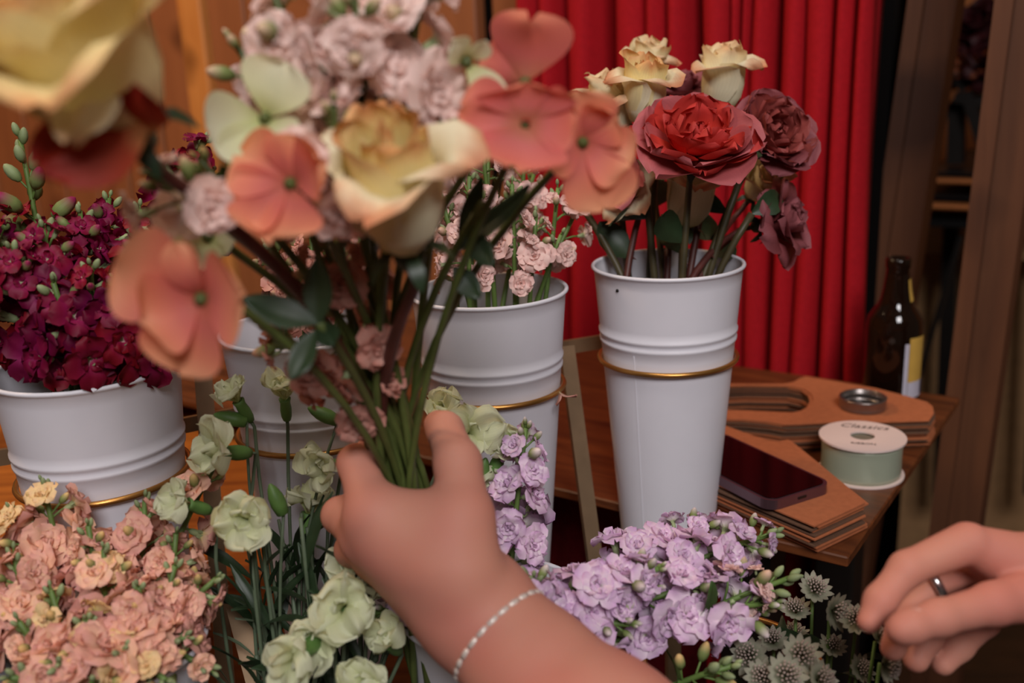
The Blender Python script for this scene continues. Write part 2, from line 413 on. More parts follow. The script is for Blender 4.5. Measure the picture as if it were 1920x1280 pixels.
for a, b, mm in edges:
    u0, u1 = wu(a), wu(b); th = 0.012 if mm == 'lit_edge_wood' else 0.0
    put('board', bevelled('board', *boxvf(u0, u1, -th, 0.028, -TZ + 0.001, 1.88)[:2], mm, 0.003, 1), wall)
# side wall at the left, out of sight behind the boards' far end
V, F, _ = boxvf(-3.2, -3.1, -2.4, 5.0, 0, 2.8)
tag(put('wall_left', mesh_data('wall_left', V, F, 'wall_brown', smooth=False)), 'plain brown wall at the left', None, None, 'structure')
# far wall of the dark back room
FP = tb(0, TW + 1.75)
wf = put('wall_far', mesh_data('wall_far', *boxvf(-2.6, 1.2, 0.0, 0.08, -TZ, 1.9)[:2], 'wall_brown', smooth=False)); wf.matrix_basis = Matrix.Translation(FP) @ MT.to_3x3().to_4x4()
tag(wf, 'dim brown wall of the back room seen between the posts', None, None, 'structure')
# added black panel: darkness of the gap right of the curtain, painted on
KP = tb(0, TW + 0.30)
ku = lambda px: (V_(px, 300, KP, E2) - KP).dot(E1)
V, F, _ = boxvf(ku(1722), ku(1630), 0.0, 0.04, -TZ, 1.9)
wk = put('dark_gap_panel', mesh_data('dark_gap_panel', V, F, 'matte_black', smooth=False)); wk.matrix_basis = Matrix.Translation(KP) @ MT.to_3x3().to_4x4()
tag(wk, 'narrow black panel added for the dark gap between red curtain and post', None, None, 'structure')

# timber posts
def post(name, label, px_top, px_low, plane_v, w, dp, n):
    o_ = tb(0, plane_v); a = V_(px_top[0], px_top[1], o_, E2); b = V_(px_low[0], px_low[1], o_, E2)
    s = (b - a) / (a.z - b.z); top = a - s * (2.55 - a.z); bot = b + s * (b.z - 0.0)
    me = mesh_data(name, *join([(*beam(bot, top, w, dp, E2), 0), (*beam(bot - E2 * (dp / 2 + 0.006) + E1 * (w * 0.30), top - E2 * (dp / 2 + 0.006) + E1 * (w * 0.30), w * 0.34, 0.012, E2), 0)])[:2], 'post_wood', smooth=False)
    o = put(name, me); tag(o, label, None, None, 'structure'); return o
post('trim_1', 'timber door post just right of the red curtain', (1757, 0), (1674, 550), TW + 0.24, 0.055, 0.05, 0)
post('trim_2', 'timber post at the right edge of the picture', (1925, 0), (1842, 629), TW + 0.10, 0.053, 0.05, 0)

# ------------------------------------------------------------------ red curtain
CP = tb(0, TW + 0.150)
cu = lambda px, py=250: (V_(px, py, CP - E2 * 0.105, E2) - CP).dot(E1)
dark = [(1640, 1650), (1601, 1608), (1553, 1564), (1500, 1503), (1440, 1457), (1396, 1399), (1368, 1377), (1347, 1352), (1281, 1303), (1250, 1252), (1210, 1219), (1108, 1157), (1043, 1062), (1010, 1013), (972, 978)]   # where the folds turn inwards
cols = []; rng = random.Random(4); DPT = 0.095
for (a0, a1), (b0, b1) in zip(dark[:-1], dark[1:]):
    ua, ub, uc = cu(a1), cu(a0), cu(b1)                       # the fold between two gaps, then the gap itself
    wv = abs(cu(b1) - cu(b0)); deep = DPT if wv > 0.004 else 0.018
    r0, r1 = cu(a0), cu(b1); g1 = cu(b0)
    for k in range(9):
        x = k / 8; cols.append((r0 + (r1 - r0) * x, -DPT - 0.016 * math.sin(math.pi * x) ** 0.6))
    cols += [(r1 + (g1 - r1) * 0.12, -DPT + deep * 0.75), (r1 + (g1 - r1) * 0.5, -DPT + deep), (r1 + (g1 - r1) * 0.88, -DPT + deep * 0.75)]
nz = 26; V = []; F = []
for j in range(nz):
    z = -TZ + 0.05 + (1.85 + TZ) * j / (nz - 1)
    for i, (u, v) in enumerate(cols):
        sw = 0.006 * math.sin(2.1 * z + i * 0.05) + 0.003 * math.sin(5 * z + i * 0.11); fl = 1.0 + 0.06 * math.sin(1.7 * z + i * 0.07)
        V.append((u + sw, v * fl + 0.004 * math.sin(7 * z + i * 0.4), z))
nc = len(cols)
F = [(j * nc + i, j * nc + i + 1, (j + 1) * nc + i + 1, (j + 1) * nc + i) for j in range(nz - 1) for i in range(nc - 1)]
cur = put('red_curtain', mesh_data('red_curtain', V, F, 'curtain_red')); cur.matrix_basis = Matrix.Translation(CP) @ MT.to_3x3().to_4x4()
sm = cur.modifiers.new('cloth', 'SOLIDIFY'); sm.thickness = 0.002
tag(cur, 'deep red pleated curtain hanging behind the roses', 'curtain')

# ------------------------------------------------------------------ work table
tab = thing('work_table', tb(0.9, TW / 2, -TZ), 'dark brown wooden table by the curtain, with kraft sleeves on it', 'table')
MTL = Matrix.Translation(-tab.location) @ MT
put('tabletop', bevelled('tabletop', *boxvf(0, 2.3, 0, TW, -0.009, 0)[:2], 'table_wood', 0.0012, 1), tab, MTL)
for u, v in ((0.10, 0.07), (0.10, TW - 0.07), (2.2, 0.07), (2.2, TW - 0.07)):
    put('leg', bevelled('table_leg', *boxvf(u - 0.022, u + 0.022, v - 0.022, v + 0.022, -TZ, -0.0092)[:2], 'dark_metal', 0.003, 1), tab, MTL)
# dark red cloth hanging under the table edge
cl = [(0.16 + 1.9 * i / 90, 0.11 + 0.012 * math.sin(i * 0.9) + 0.006 * math.sin(i * 2.3)) for i in range(91)]
V = [(u, v + 0.01 * math.sin(i * 0.5) * (k / 7), -0.012 - 0.80 * k / 7) for k in range(8) for i, (u, v) in enumerate(cl)]
F = [(k * 91 + i, k * 91 + i + 1, (k + 1) * 91 + i + 1, (k + 1) * 91 + i) for k in range(7) for i in range(90)]
sk = put('table_skirt', mesh_data('table_skirt', V, F, 'skirt_red')); sk.matrix_basis = MT
sk.modifiers.new('cloth', 'SOLIDIFY').thickness = 0.002
tag(sk, 'dark red cloth hanging below the brown table edge', 'cloth')

# wooden bench top at the left, behind the bucket row
BZ = TZ - 0.042
bx0, bx1 = P(-260, 800, 1.0).x, P(925, 800, 0.98).x
by0, by1 = T(390, 1075, BZ).y, T(390, 1075, BZ).y + 0.42
ben = thing('wooden_bench', ((bx0 + bx1) / 2, (by0 + by1) / 2, 0), 'orange-brown wooden counter behind the left buckets', 'counter')
def bn(name, mat, x0, x1, y0, y1, z0, z1, bev=0.003):
    V, F, _ = boxvf(x0, x1, y0, y1, z0, z1); V = V - np.array(ben.location); return put(name, bevelled(name, V, F, mat, bev, 1), ben)
bn('counter_top', 'bench_wood', bx0, bx1, by0, by1, BZ - 0.03, BZ)
bn('front_panel', 'bench_wood', bx0 + 0.02, bx1 - 0.02, by0 + 0.03, by0 + 0.05, 0.05, BZ - 0.0305)
for x in (bx0 + 0.04, bx1 - 0.07):
    bn('leg', 'bench_wood', x, x + 0.04, by1 - 0.06, by1 - 0.02, 0.0, BZ - 0.0305)

# ------------------------------------------------------------------ kraft paper sleeves in two stacks
NTH = ['first', 'second', 'third', 'fourth', 'fifth', 'sixth', 'seventh', 'eighth', 'ninth', 'tenth', 'eleventh', 'twelfth', 'thirteenth', 'fourteenth', 'fifteenth', 'sixteenth']
def sleeve_stack(name, outer, hole, top_z, n, th, group, top_label, label, seed):
    rng = random.Random(seed)
    pts = [T(x, y, top_z) for x, y in outer]; hp = [T(x, y, top_z) for x, y in hole]
    c = sum(pts, Vector()) / len(pts)
    Vv, Ff = plate([(p.x - c.x, p.y - c.y) for p in pts], [[(p.x - c.x, p.y - c.y) for p in hp]], -th * 0.62, 0.0)
    me = mesh_data(name, Vv, Ff, 'kraft', smooth=False)
    V2, F2 = plate([(p.x - c.x, p.y - c.y) for p in pts], [[(p.x - c.x, p.y - c.y) for p in hp]], -th * 0.62, 0.0)
    me2 = mesh_data(name, V2, F2, 'kraft_shade', smooth=False)
    for i in range(n):
        o = put(name, me if i == 0 or i % 2 == 1 else me2)  # alternate sheets take the darker copy, painting shade into the stack
        j = 0.0 if i == 0 else 1.0
        o.matrix_basis = Matrix.Translation((c.x + j * rng.uniform(-0.0034, 0.0034), c.y + j * rng.uniform(-0.0034, 0.0034), top_z - i * th)) @ rz(j * rng.uniform(-0.010, 0.010))
        tag(o, top_label if i == 0 else label.format(NTH[i]), 'paper sleeve', group)
BT = TZ + 0.0285
sleeve_stack('kraft_sleeve', [(1205, 735), (1212, 722), (1300, 718), (1400, 719), (1470, 719), (1492, 715), (1510, 705), (1570, 715), (1640, 727), (1700, 742), (1738, 753), (1749, 762), (1751, 774), (1742, 788), (1640, 791), (1560, 791), (1505, 794), (1470, 795), (1440, 790), (1400, 786), (1300, 783), (1215, 784), (1205, 770)],
             [(1230, 740), (1260, 729), (1400, 722), (1480, 723), (1508, 729), (1522, 739), (1525, 750), (1520, 761), (1505, 769), (1485, 773), (1440, 771), (1400, 769), (1260, 766), (1232, 757)],
             BT, 15, 0.0019, 'kraft sleeves in the rear stack', 'top kraft paper sleeve of the rear stack, holding the metal jar lid', 'kraft paper sleeve, {} from the top of the rear stack', 2)
FT = TZ + 0.0232
sleeve_stack('kraft_sleeve', [(1235, 790), (1250, 770), (1300, 776), (1345, 792), (1400, 812), (1440, 825), (1460, 828), (1478, 823), (1530, 866), (1580, 908), (1622, 942), (1575, 964), (1527, 986), (1470, 962), (1400, 932), (1345, 908), (1290, 884), (1248, 862), (1235, 840)],
             [(1268, 800), (1300, 796), (1345, 812), (1385, 829), (1396, 840), (1388, 851), (1360, 856), (1310, 842), (1275, 822)],
             FT, 12, 0.00193, 'kraft sleeves in the front stack', 'top kraft paper sleeve of the front stack, lying under the phone', 'kraft paper sleeve, {} from the top of the stack under the phone', 5)

# ------------------------------------------------------------------ phone
pz = FT + 0.0090
pc = [T(*p, pz) for p in ((1492, 938), (1562, 904), (1398, 829))]
du = (pc[2] - pc[1]).normalized(); dw = Vector((-du.y, du.x, 0)); pw = 0.067; pl = 0.138
if dw.dot(pc[0] - pc[1]) < 0: dw = -dw
pcen = pc[1] + du * (pl / 2) + dw * (pw / 2)
MP = Matrix(((du.x, dw.x, 0, 0), (du.y, dw.y, 0, 0), (0, 0, 1 if True else -1, 0), (0, 0, 0, 1)))
if MP.determinant() < 0: MP = Matrix(((du.x, -dw.x, 0, 0), (du.y, -dw.y, 0, 0), (0, 0, 1, 0), (0, 0, 0, 1)))
def rrect(a, b, r, n=6):
    out = []
    for cx, cy, s in ((a - r, b - r, 0), (-a + r, b - r, 90), (-a + r, -b + r, 180), (a - r, -b + r, 270)):
        for k in range(n + 1):
            t = math.radians(s + 90 * k / n); out.append((cx + r * math.cos(t), cy + r * math.sin(t)))
    return out
ph = thing('phone', (pcen.x, pcen.y, FT + 0.0002), 'black-screened phone with a mauve metal rim lying on the kraft sleeves', 'phone')
V, F = plate(rrect(pl / 2, pw / 2, 0.011), [], 0.0, 0.0082)
put('frame', mesh_data('phone_frame', V, F, 'phone_case', smooth=False), ph, MP)
V, F = plate(rrect(pl / 2 - 0.0028, pw / 2 - 0.0028, 0.009), [], 0.0083, 0.0088)
put('screen', mesh_data('phone_screen', V, F, 'black_screen', smooth=False), ph, MP)
for y0 in (0.030, 0.045):
    V, F, _ = boxvf(y0 - 0.005, y0 + 0.005, 0, 0.0008, 0.0030, 0.0052)
    for s in (-1, 1): put('button', mesh_data('phone_button', V + np.array((0, s * pw / 2 + (0 if s > 0 else -0.0008), 0)), F, 'phone_case', smooth=False), ph, MP)
V, F, _ = boxvf(-pl / 2 - 0.0003, -pl / 2 + 0.0004, -0.0045, 0.0045, 0.0032, 0.0054)
put('charging_port', mesh_data('charging_port', V, F, 'black_plastic', smooth=False), ph, MP)

# ------------------------------------------------------------------ ribbon spool
sc_ = T(1613, 886, TZ); SR = 0.0375; SH = 0.036
sp = thing('ribbon_spool', sc_ + Z * 0.0003, 'white card spool of sage green satin ribbon at the table edge', 'ribbon spool')
for z0 in (0.0, SH - 0.0018):
    V, F, U = lathe([(0.0105, z0), (SR, z0), (SR, z0 + 0.0018), (0.0105, z0 + 0.0018)], 48, True)
    put('flange', mesh_data('spool_flange', V, F, 'spool_card', smooth=False), sp)
V, F, U = lathe([(0.0125, 0.0019), (0.0345, 0.0019), (0.0348, 0.006), (0.0345, SH / 2), (0.0348, SH - 0.006), (0.0345, SH - 0.0019), (0.0125, SH - 0.0019)], 48, True)
rb_ = put('ribbon', mesh_data('spool_ribbon', V, F, 'ribbon_satin'), sp)
V, F, U = lathe([(0.0, 0.0020), (0.0104, 0.0021), (0.0104, SH - 0.0030), (0.0, SH - 0.0030)], 24)
put('core', mesh_data('spool_core', V, F, 'spool_hole', smooth=False), sp)
def text(name, body, size, parent, mat, shear=0.0, material='ink', extrude=0.00005):
    c = bpy.data.curves.new(name, 'FONT'); c.body = body; c.size = size; c.align_x = 'CENTER'; c.align_y = 'CENTER'; c.shear = shear; c.extrude = extrude; c.resolution_u = 2
    tmp = bpy.data.objects.new(name, c); COL.objects.link(tmp); dg = bpy.context.evaluated_depsgraph_get()
    me = bpy.data.meshes.new_from_object(tmp.evaluated_get(dg)); bpy.data.objects.remove(tmp); me.materials.clear(); me.materials.append(MATS[material])
    return put(name, me, parent, mat)
text('printed_name', 'Classics', 0.0135, sp, Matrix.Translation((0.0080, 0.0205, SH + 0.0002)) @ rz(-0.36), 0.35)
text('printed_word', 'RIBBON', 0.0060, sp, Matrix.Translation((-0.006, -0.0195, SH + 0.0002)) @ rz(-0.30))

# ------------------------------------------------------------------ jar lid and bottle
lc = T(1617, 764, BT); LR = 0.0222
ld = thing('jar_lid', lc + Z * 0.0002, 'small upturned silver screw lid on the kraft sleeves', 'lid')
V, F, U = lathe([(0.0, 0.0), (LR - 0.001, 0.0), (LR, 0.001), (LR, 0.0020), (LR - 0.0006, 0.0036), (LR, 0.0052), (LR, 0.0100), (LR + 0.0006, 0.0112), (LR - 0.0008, 0.0122), (LR - 0.0018, 0.0112), (LR - 0.0018, 0.0080), (LR - 0.0030, 0.0068), (LR - 0.0018, 0.0056), (LR - 0.0018, 0.0022), (LR - 0.003, 0.0012), (0.0, 0.0012)], 40)
put('lid_shell', mesh_data('lid_shell', V, F, 'lid_metal'), ld)
V, F, U = lathe([(0.0, 0.0013), (LR - 0.0042, 0.0013), (LR - 0.0038, 0.0020), (0.0, 0.0021)], 32)
put('seal', mesh_data('lid_seal', V, F, 'lid_seal'), ld)

bc = T(1668, 752, TZ); BR = 0.0288
bo = thing('beer_bottle', bc + Z * 0.0003, 'dark brown glass bottle with yellow label, standing by the curtain', 'bottle')
prof = [(0.0, 0.0), (BR - 0.003, 0.0), (BR, 0.004), (BR, 0.082), (BR - 0.0012, 0.090), (BR - 0.006, 0.098), (0.0185, 0.104), (0.0160, 0.110), (0.0140, 0.120), (0.0122, 0.134), (0.0116, 0.141), (0.0128, 0.143), (0.0132, 0.150), (0.0122, 0.152), (0.0100, 0.152), (0.0100, 0.120), (0.0, 0.100)]
prof = [(r, z * 1.04) for r, z in prof]
V, F, U = lathe(prof, 40)
put('glass', mesh_data('bottle_glass', V, F, 'bottle_glass'), bo)
def wrap_label(name, z0, z1, a0, a1, mat, off=0.0004, parent=bo, slant=0.0):
    V, F = [], []; n = 14; zs = np.linspace(z0, z1, 7)
    pr = sorted([(z, r) for r, z in prof[1:14]]); zz = [z for z, r in pr]; rr = [r for z, r in pr]
    for z in zs:
        for k in range(n):
            a = math.radians(a0 + (a1 - a0) * k / (n - 1)); r = float(np.interp(z, zz, rr)) + off
            V.append((r * math.cos(a), r * math.sin(a), z + slant * k / (n - 1)))
    F = [(j * n + i, j * n + i + 1, (j + 1) * n + i + 1, (j + 1) * n + i) for j in range(len(zs) - 1) for i in range(n - 1)]
    return put(name, mesh_data(name, V, F, mat), parent)
lb = wrap_label('body_label', 0.016, 0.078, -78, 35, 'label_yellow')
wrap_label('label_panel', 0.012, 0.030, -78, 35, 'label_white', 0.0007)
wrap_label('label_strip', 0.012, 0.072, -88, -79, 'label_white', 0.0005)
wrap_label('label_corner', 0.014, 0.030, -38, -10, 'label_blue', 0.0010)
wrap_label('neck_label', 0.113, 0.136, -55, 60, 'label_yellow', 0.0004, bo, 0.004)
V, F, U = lathe([(0.0, 0.1585), (0.0095, 0.1585), (0.0098, 0.1592), (0.0, 0.1592)], 24)

# ------------------------------------------------------------------ things in the dim back room
BP = tb(0, TW + 0.95)
def bu(px, py): q = V_(px, py, BP, E2) - BP; return q.dot(E1), q.z
def slab(name, px0, px1, py0, py1, d0, d1, mat, parent, org):
    (ua, za), (ub, zb) = bu(px0, py0), bu(px1, py1)
    V, F, _ = boxvf(min(ua, ub), max(ua, ub), d0, d1, min(za, zb), max(za, zb))
    return put(name, bevelled(name, V, F, mat, 0.003, 1), parent, Matrix.Translation(-Vector(org)) @ Matrix.Translation(BP) @ MT.to_3x3().to_4x4())
org = BP + E1 * bu(1790, 400)[0]; org.z = 0
tr = thing('folding_table', org, 'dark folding table with brown edges in the back room', 'table')
slab('tabletop', 1722, 1950, 335, 350, 0.0, 0.5, 'wall_brown', tr, org)
slab('top_surface', 1726, 1950, 326, 334, 0.02, 0.48, 'black_plastic', tr, org)
slab('lower_shelf', 1718, 1950, 378, 396, -0.03, 0.4, 'wall_brown', tr, org)
slab('shelf_surface', 1722, 1950, 366, 377, -0.01, 0.38, 'black_plastic', tr, org)
slab('apron', 1730, 1950, 400, 440, 0.02, 0.06, 'black_plastic', tr, org)
def bar(name, pa, pb, w, mat, parent, org, dv=0.0):
    a = V_(*pa, BP, E2) + E2 * dv; b = V_(*pb, BP, E2) + E2 * dv
    V, F, _ = beam(a - Vector(org), b - Vector(org), w, w, E2); return put(name, mesh_data(name, V, F, mat, smooth=False), parent)
za = V_(1800, 440, BP, E2); zb = Vector((za.x, za.y, 0))
for pa, pb in (((1808, 445), (1796, 1010)), ((1735, 445), (1716, 1010)), ((1925, 445), (1900, 1010))): bar('leg', pa, pb, 0.030, 'dark_metal', tr, org, 0.25)
bar('diagonal_brace', (1806, 440), (1728, 700), 0.010, 'dark_metal', tr, org, -0.02)
oc = org.copy()
ch = thing('folding_chair', oc, 'dark folded metal chair leaning in the back room', 'chair')
bar('back_post', (1787, 160), (1842, 330), 0.022, 'dark_metal', ch, oc, 0.10)
bar('back_rail', (1752, 150), (1790, 152), 0.022, 'dark_metal', ch, oc, 0.10)
bar('cross_rail', (1770, 188), (1870, 204), 0.020, 'dark_metal', ch, oc, 0.10)
bar('back_post', (1766, 200), (1764, 322), 0.030, 'dark_metal', ch, oc, 0.14)
ob = BP + E1 * bu(1770, 600)[0] + E2 * 0.40; ob.z = 0
cb = thing('cardboard_box', ob, 'tan cardboard box standing behind the brown bottle', 'box')
for nm, (x0, x1, y0, y1, z0, z1) in (('front_wall', (-0.30, 0.30, 0.0, 0.006, 0.0, 0.93)), ('rear_wall', (-0.30, 0.30, 0.30, 0.306, 0.0, 0.93)), ('side_wall', (-0.306, -0.30, 0.0, 0.306, 0.0, 0.93)), ('side_wall', (0.30, 0.306, 0.0, 0.306, 0.0, 0.93)), ('bottom', (-0.30, 0.30, 0.006, 0.30, 0.0, 0.006))):
    put(nm, mesh_data(nm, *boxvf(x0, x1, y0, y1, z0, z1)[:2], 'cardboard', smooth=False), cb, MT.to_3x3().to_4x4())
V, F, _ = boxvf(-0.29, 0.29, -0.16, 0.0, -0.004, 0.0)
put('flap', mesh_data('flap', V, F, 'cardboard', smooth=False), cb, MT.to_3x3().to_4x4() @ Matrix.Translation((0, -0.003, 0.932)) @ Matrix.Rotation(math.radians(50), 4, 'X'))

# ------------------------------------------------------------------ white flower buckets
BH, RT, RBm = 0.285, 0.0595, 0.0355                           # height, rim and foot radius
def brad(z): return RBm + (RT - RBm) * z / BH
def bucket_mesh():
    zr = [BH - 0.052, BH - 0.058]
    out = [(0.0, 0.004), (RBm - 0.003, 0.004), (RBm - 0.001, 0.0), (RBm, 0.002)]
    for z in np.linspace(0.02, BH - 0.070, 6): out.append((brad(z), z))
    for zc in (BH - 0.0600, BH - 0.0530):
        for dz, dr in ((-0.0022, 0), (-0.0010, 0.0011), (0.0010, 0.0011), (0.0022, 0)): out.append((brad(zc + dz) + dr, zc + dz))
    for z in (BH - 0.045, BH - 0.030, BH - 0.012, BH - 0.004): out.append((brad(z), z))
    for a in range(0, 271, 30):
        out.append((RT + 0.0011 - 0.0016 * math.cos(math.radians(a)) * -1 - 0.0005, BH - 0.0014 + 0.0016 * math.sin(math.radians(a))) if False else (RT + 0.0004 + 0.0016 * math.cos(math.radians(a - 60)), BH - 0.0010 + 0.0016 * math.sin(math.radians(a - 60))))
    for z in (BH - 0.006, BH - 0.05, BH - 0.15, 0.02, 0.008): out.append((brad(z) - 0.0010, z))
    out.append((0.0, 0.0075))
    V, F, U = lathe(out, 56)
    return mesh_data('bucket_body', V, F, 'white_enamel')
BM = bucket_mesh()
V, F, _ = beam((0, 0, 0), (0, 0, 1), 0.0012, 0.0005, (1, 0, 0))
BUCKETS = {}
def bucket(key, px, py, d, label, seam=None, group='white metal buckets'):
    rim = P(px, py, d); o = thing('flower_bucket', rim - Z * BH, label, 'bucket', group); BUCKETS[key] = rim
    put('body', BM, o)
    if seam is not None:
        a = math.radians(seam); n = Vector((math.cos(a), math.sin(a), 0))
        V, F, _ = beam(n * (brad(0.006) + 0.0001) + Z * 0.006, n * (brad(BH - 0.064) + 0.0001) + Z * (BH - 0.064), 0.0010, 0.0003, n)
        put('seam', mesh_data('bucket_seam', V, F, 'white_enamel', smooth=False), o)
        a2 = math.radians(seam - 12); n2 = Vector((math.cos(a2), math.sin(a2), 0))
        V, F, U = lathe([(0.0014, 0.0), (0.0012, 0.0008), (0.0, 0.0010)], 8)
        put('rivet', mesh_data('bucket_rivet', V, F, 'dark_metal'), o, Matrix.Translation(n2 * (brad(BH - 0.012)) + Z * (BH - 0.012)) @ frame(n2))
    w = 0.62 * BH
    V, F, U = lathe([(0.0, w), (brad(w) - 0.0016, w), (brad(w) - 0.0016, w - 0.001), (0.0, w - 0.001)], 40)
    put('water_surface', mesh_data('bucket_water', V, F, 'water', smooth=False), o)
    return o
bucket('magenta', 163, 683, 0.663, 'white metal bucket of magenta stock at the far left')
bucket('dusty', 572, 612, 0.715, 'white metal bucket right behind the held bouquet')
bucket('pink', 916, 542, 0.766, 'white metal bucket of pale pink stock beside the rose bucket')
bucket('rose', 1252, 493, 0.800, 'white metal bucket of cream and red roses before the curtain', -128)
bucket('peach', 185, 1205, 0.575, 'low white bucket hidden under the peach stock at bottom left')
bucket('carnation', 560, 1400, 0.620, 'low white bucket holding the pale green carnations')
bucket('lilac', 928, 1130, 0.630, 'low white bucket of lilac stock behind the forearm')

# ------------------------------------------------------------------ bucket stand with gold rings
RZ = 0.077                                                   # ring below the rim
order = ['magenta', 'dusty', 'pink', 'rose']
rc = [BUCKETS[k] - Z * RZ for k in order]
rowd = (rc[3] - rc[0]); rowd.z = 0; rowd.normalize(); back = Vector((-rowd.y, rowd.x, 0))
st = thing('flower_stand', Vector((rc[1].x, rc[1].y, 0)), 'bronze metal flower stand with gold rings around the buckets', 'stand')
so = Vector(st.location)
def torus(R, r, n=64, m=8):
    V, F = [], []
    for i in range(n):
        a = 2 * math.pi * i / n
        for k in range(m):
            b = 2 * math.pi * k / m; V.append(((R + r * math.cos(b)) * math.cos(a), (R + r * math.cos(b)) * math.sin(a), r * math.sin(b)))
    F = [(i * m + k, ((i + 1) % n) * m + k, ((i + 1) % n) * m + (k + 1) % m, i * m + (k + 1) % m) for i in range(n) for k in range(m)]
    return np.array(V), F
V, F = torus(brad(BH - RZ) + 0.0028, 0.0021); RM = mesh_data('stand_ring', V, F, 'gold_metal')
for c in rc: put('ring', RM, st, Matrix.Translation(c - so))
rr = brad(BH - RZ) + 0.010
pts = [c + back * rr for c in rc]
def sbar(name, a, b, w=0.004, h=0.012, up=(0, 0, 1)):
    V, F, _ = beam(Vector(a) - so, Vector(b) - so, w, h, up); return put(name, mesh_data(name, V, F, 'bronze_bar', smooth=False), st)
for a, b in zip(pts[:-1], pts[1:]): sbar('rail', a - rowd * 0.002, b + rowd * 0.002)
sbar('rail', pts[0] - rowd * 0.10, pts[0]); sbar('rail', pts[3], pts[3] + rowd * 0.02)
for c in rc: sbar('ring_bracket', c + back * (brad(BH - RZ) + 0.004), c + back * rr, 0.006, 0.006)
def leg(top, low_px, d):
    b = P(*low_px, d); s = (b - top) / (top.z - b.z); foot = b + s * b.z
    return sbar('leg', top + Z * 0.003, foot, 0.013, 0.005, back)
q = lambda px, py, d: P(px, py, d)
leg(P(1062, 655, 0.845), (1118, 1075), 0.83)
leg(P(378, 660, 0.765), (404, 1010), 0.765)
leg(P(-110, 720, 0.72), (-70, 1010), 0.72)
leg(P(1262, 600, 0.868), (1262, 1000), 0.868)
# lower tier
lk = ['peach', 'carnation', 'lilac']; lc_ = [BUCKETS[k] - Z * RZ for k in lk]
for c in lc_: put('ring', RM, st, Matrix.Translation(c - so))
empty_ring = P(1372, 1240, 0.640)
put('ring', RM, st, Matrix.Translation(empty_ring - so))
lp = [c + back * rr for c in lc_] + [empty_ring + back * rr]
for a, b in zip(lp[:-1], lp[1:]): sbar('rail', a, b)
leg(P(440, 1130, 0.68), (480, 1280), 0.66)
leg(P(1130, 1200, 0.72), (1165, 1300), 0.70)

# ------------------------------------------------------------------ flower materials
petal_mat('magenta_petal', [(0.0, srgb(236, 216, 206)), (0.22, srgb(170, 36, 96)), (0.6, srgb(136, 14, 58)), (1.0, srgb(116, 8, 40))], var=0.36, trans=0.18, hue=0.018)
petal_mat('pink_petal', [(0.0, srgb(216, 206, 140)), (0.25, srgb(248, 222, 212)), (1.0, srgb(246, 202, 194))], var=0.12)
petal_mat('dusty_petal', [(0.0, srgb(206, 186, 130)), (0.25, srgb(226, 180, 164)), (1.0, srgb(216, 148, 132))], var=0.15)
petal_mat('peach_petal', [(0.0, srgb(226, 210, 130)), (0.22, srgb(246, 208, 170)), (0.7, srgb(244, 190, 166)), (1.0, srgb(242, 180, 164))], var=0.16, hue=0.012)
petal_mat('lilac_petal', [(0.0, srgb(196, 206, 140)), (0.22, srgb(250, 240, 238)), (0.55, srgb(242, 220, 236)), (1.0, srgb(222, 182, 220))], var=0.16, hue=0.014)
petal_mat('blush_petal', [(0.0, srgb(216, 206, 140)), (0.25, srgb(253, 232, 222)), (1.0, srgb(252, 218, 208))], var=0.06, trans=0.25, veins=0.03)
petal_mat('mint_petal', [(0.0, srgb(196, 206, 130)), (0.4, srgb(232, 236, 190)), (1.0, srgb(240, 242, 212))], var=0.08, trans=0.4)
petal_mat('cream_rose', [(0.0, srgb(216, 216, 140)), (0.3, srgb(250, 244, 208)), (0.8, srgb(252, 242, 204)), (1.0, srgb(250, 226, 176))], edge=srgb(220, 124, 80), edge_at=1.06, var=0.08)
petal_mat('cream_rose_outer', [(0.0, srgb(216, 216, 140)), (0.3, srgb(250, 242, 206)), (0.8, srgb(250, 238, 202)), (1.0, srgb(246, 200, 146))], edge=srgb(200, 82, 60), edge_at=0.98, var=0.08)
petal_mat('yellow_rose', [(0.0, srgb(216, 206, 120)), (0.35, srgb(253, 240, 186)), (0.8, srgb(253, 234, 168)), (1.0, srgb(250, 216, 146))], edge=srgb(214, 90, 50), edge_at=1.0, var=0.06)
petal_mat('russet_petal', [(0.0, srgb(206, 150, 90)), (0.3, srgb(170, 62, 34)), (1.0, srgb(150, 36, 26))], var=0.12)
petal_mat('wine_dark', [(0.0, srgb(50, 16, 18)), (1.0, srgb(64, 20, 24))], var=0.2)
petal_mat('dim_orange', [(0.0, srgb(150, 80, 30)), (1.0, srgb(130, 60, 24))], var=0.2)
petal_mat('red_rose', [(0.0, srgb(236, 100, 70)), (0.5, srgb(222, 70, 58)), (1.0, srgb(206, 66, 62))], var=0.16, trans=0.2)
petal_mat('dusk_rose', [(0.0, srgb(200, 80, 70)), (0.5, srgb(186, 80, 80)), (1.0, srgb(196, 108, 112))], var=0.12, trans=0.2)
petal_mat('mauve_rose', [(0.0, srgb(160, 66, 60)), (0.5, srgb(148, 68, 70)), (1.0, srgb(168, 98, 104))], var=0.14, trans=0.3)
petal_mat('brick_rose', [(0.0, srgb(190, 96, 76)), (0.5, srgb(166, 76, 68)), (1.0, srgb(166, 80, 76))], var=0.16, trans=0.3)
petal_mat('coral_petal', [(0.0, srgb(206, 110, 90)), (0.3, srgb(222, 120, 108)), (0.65, srgb(240, 146, 116)), (1.0, srgb(248, 178, 136))], var=0.08, trans=0.4)
petal_mat('rosy_petal', [(0.0, srgb(206, 130, 100)), (0.4, srgb(230, 124, 118)), (0.8, srgb(236, 128, 112)), (1.0, srgb(240, 146, 116))], var=0.08, trans=0.4)
petal_mat('cream_petal', [(0.0, srgb(206, 206, 110)), (0.3, srgb(248, 226, 166)), (1.0, srgb(248, 208, 160))], var=0.10)
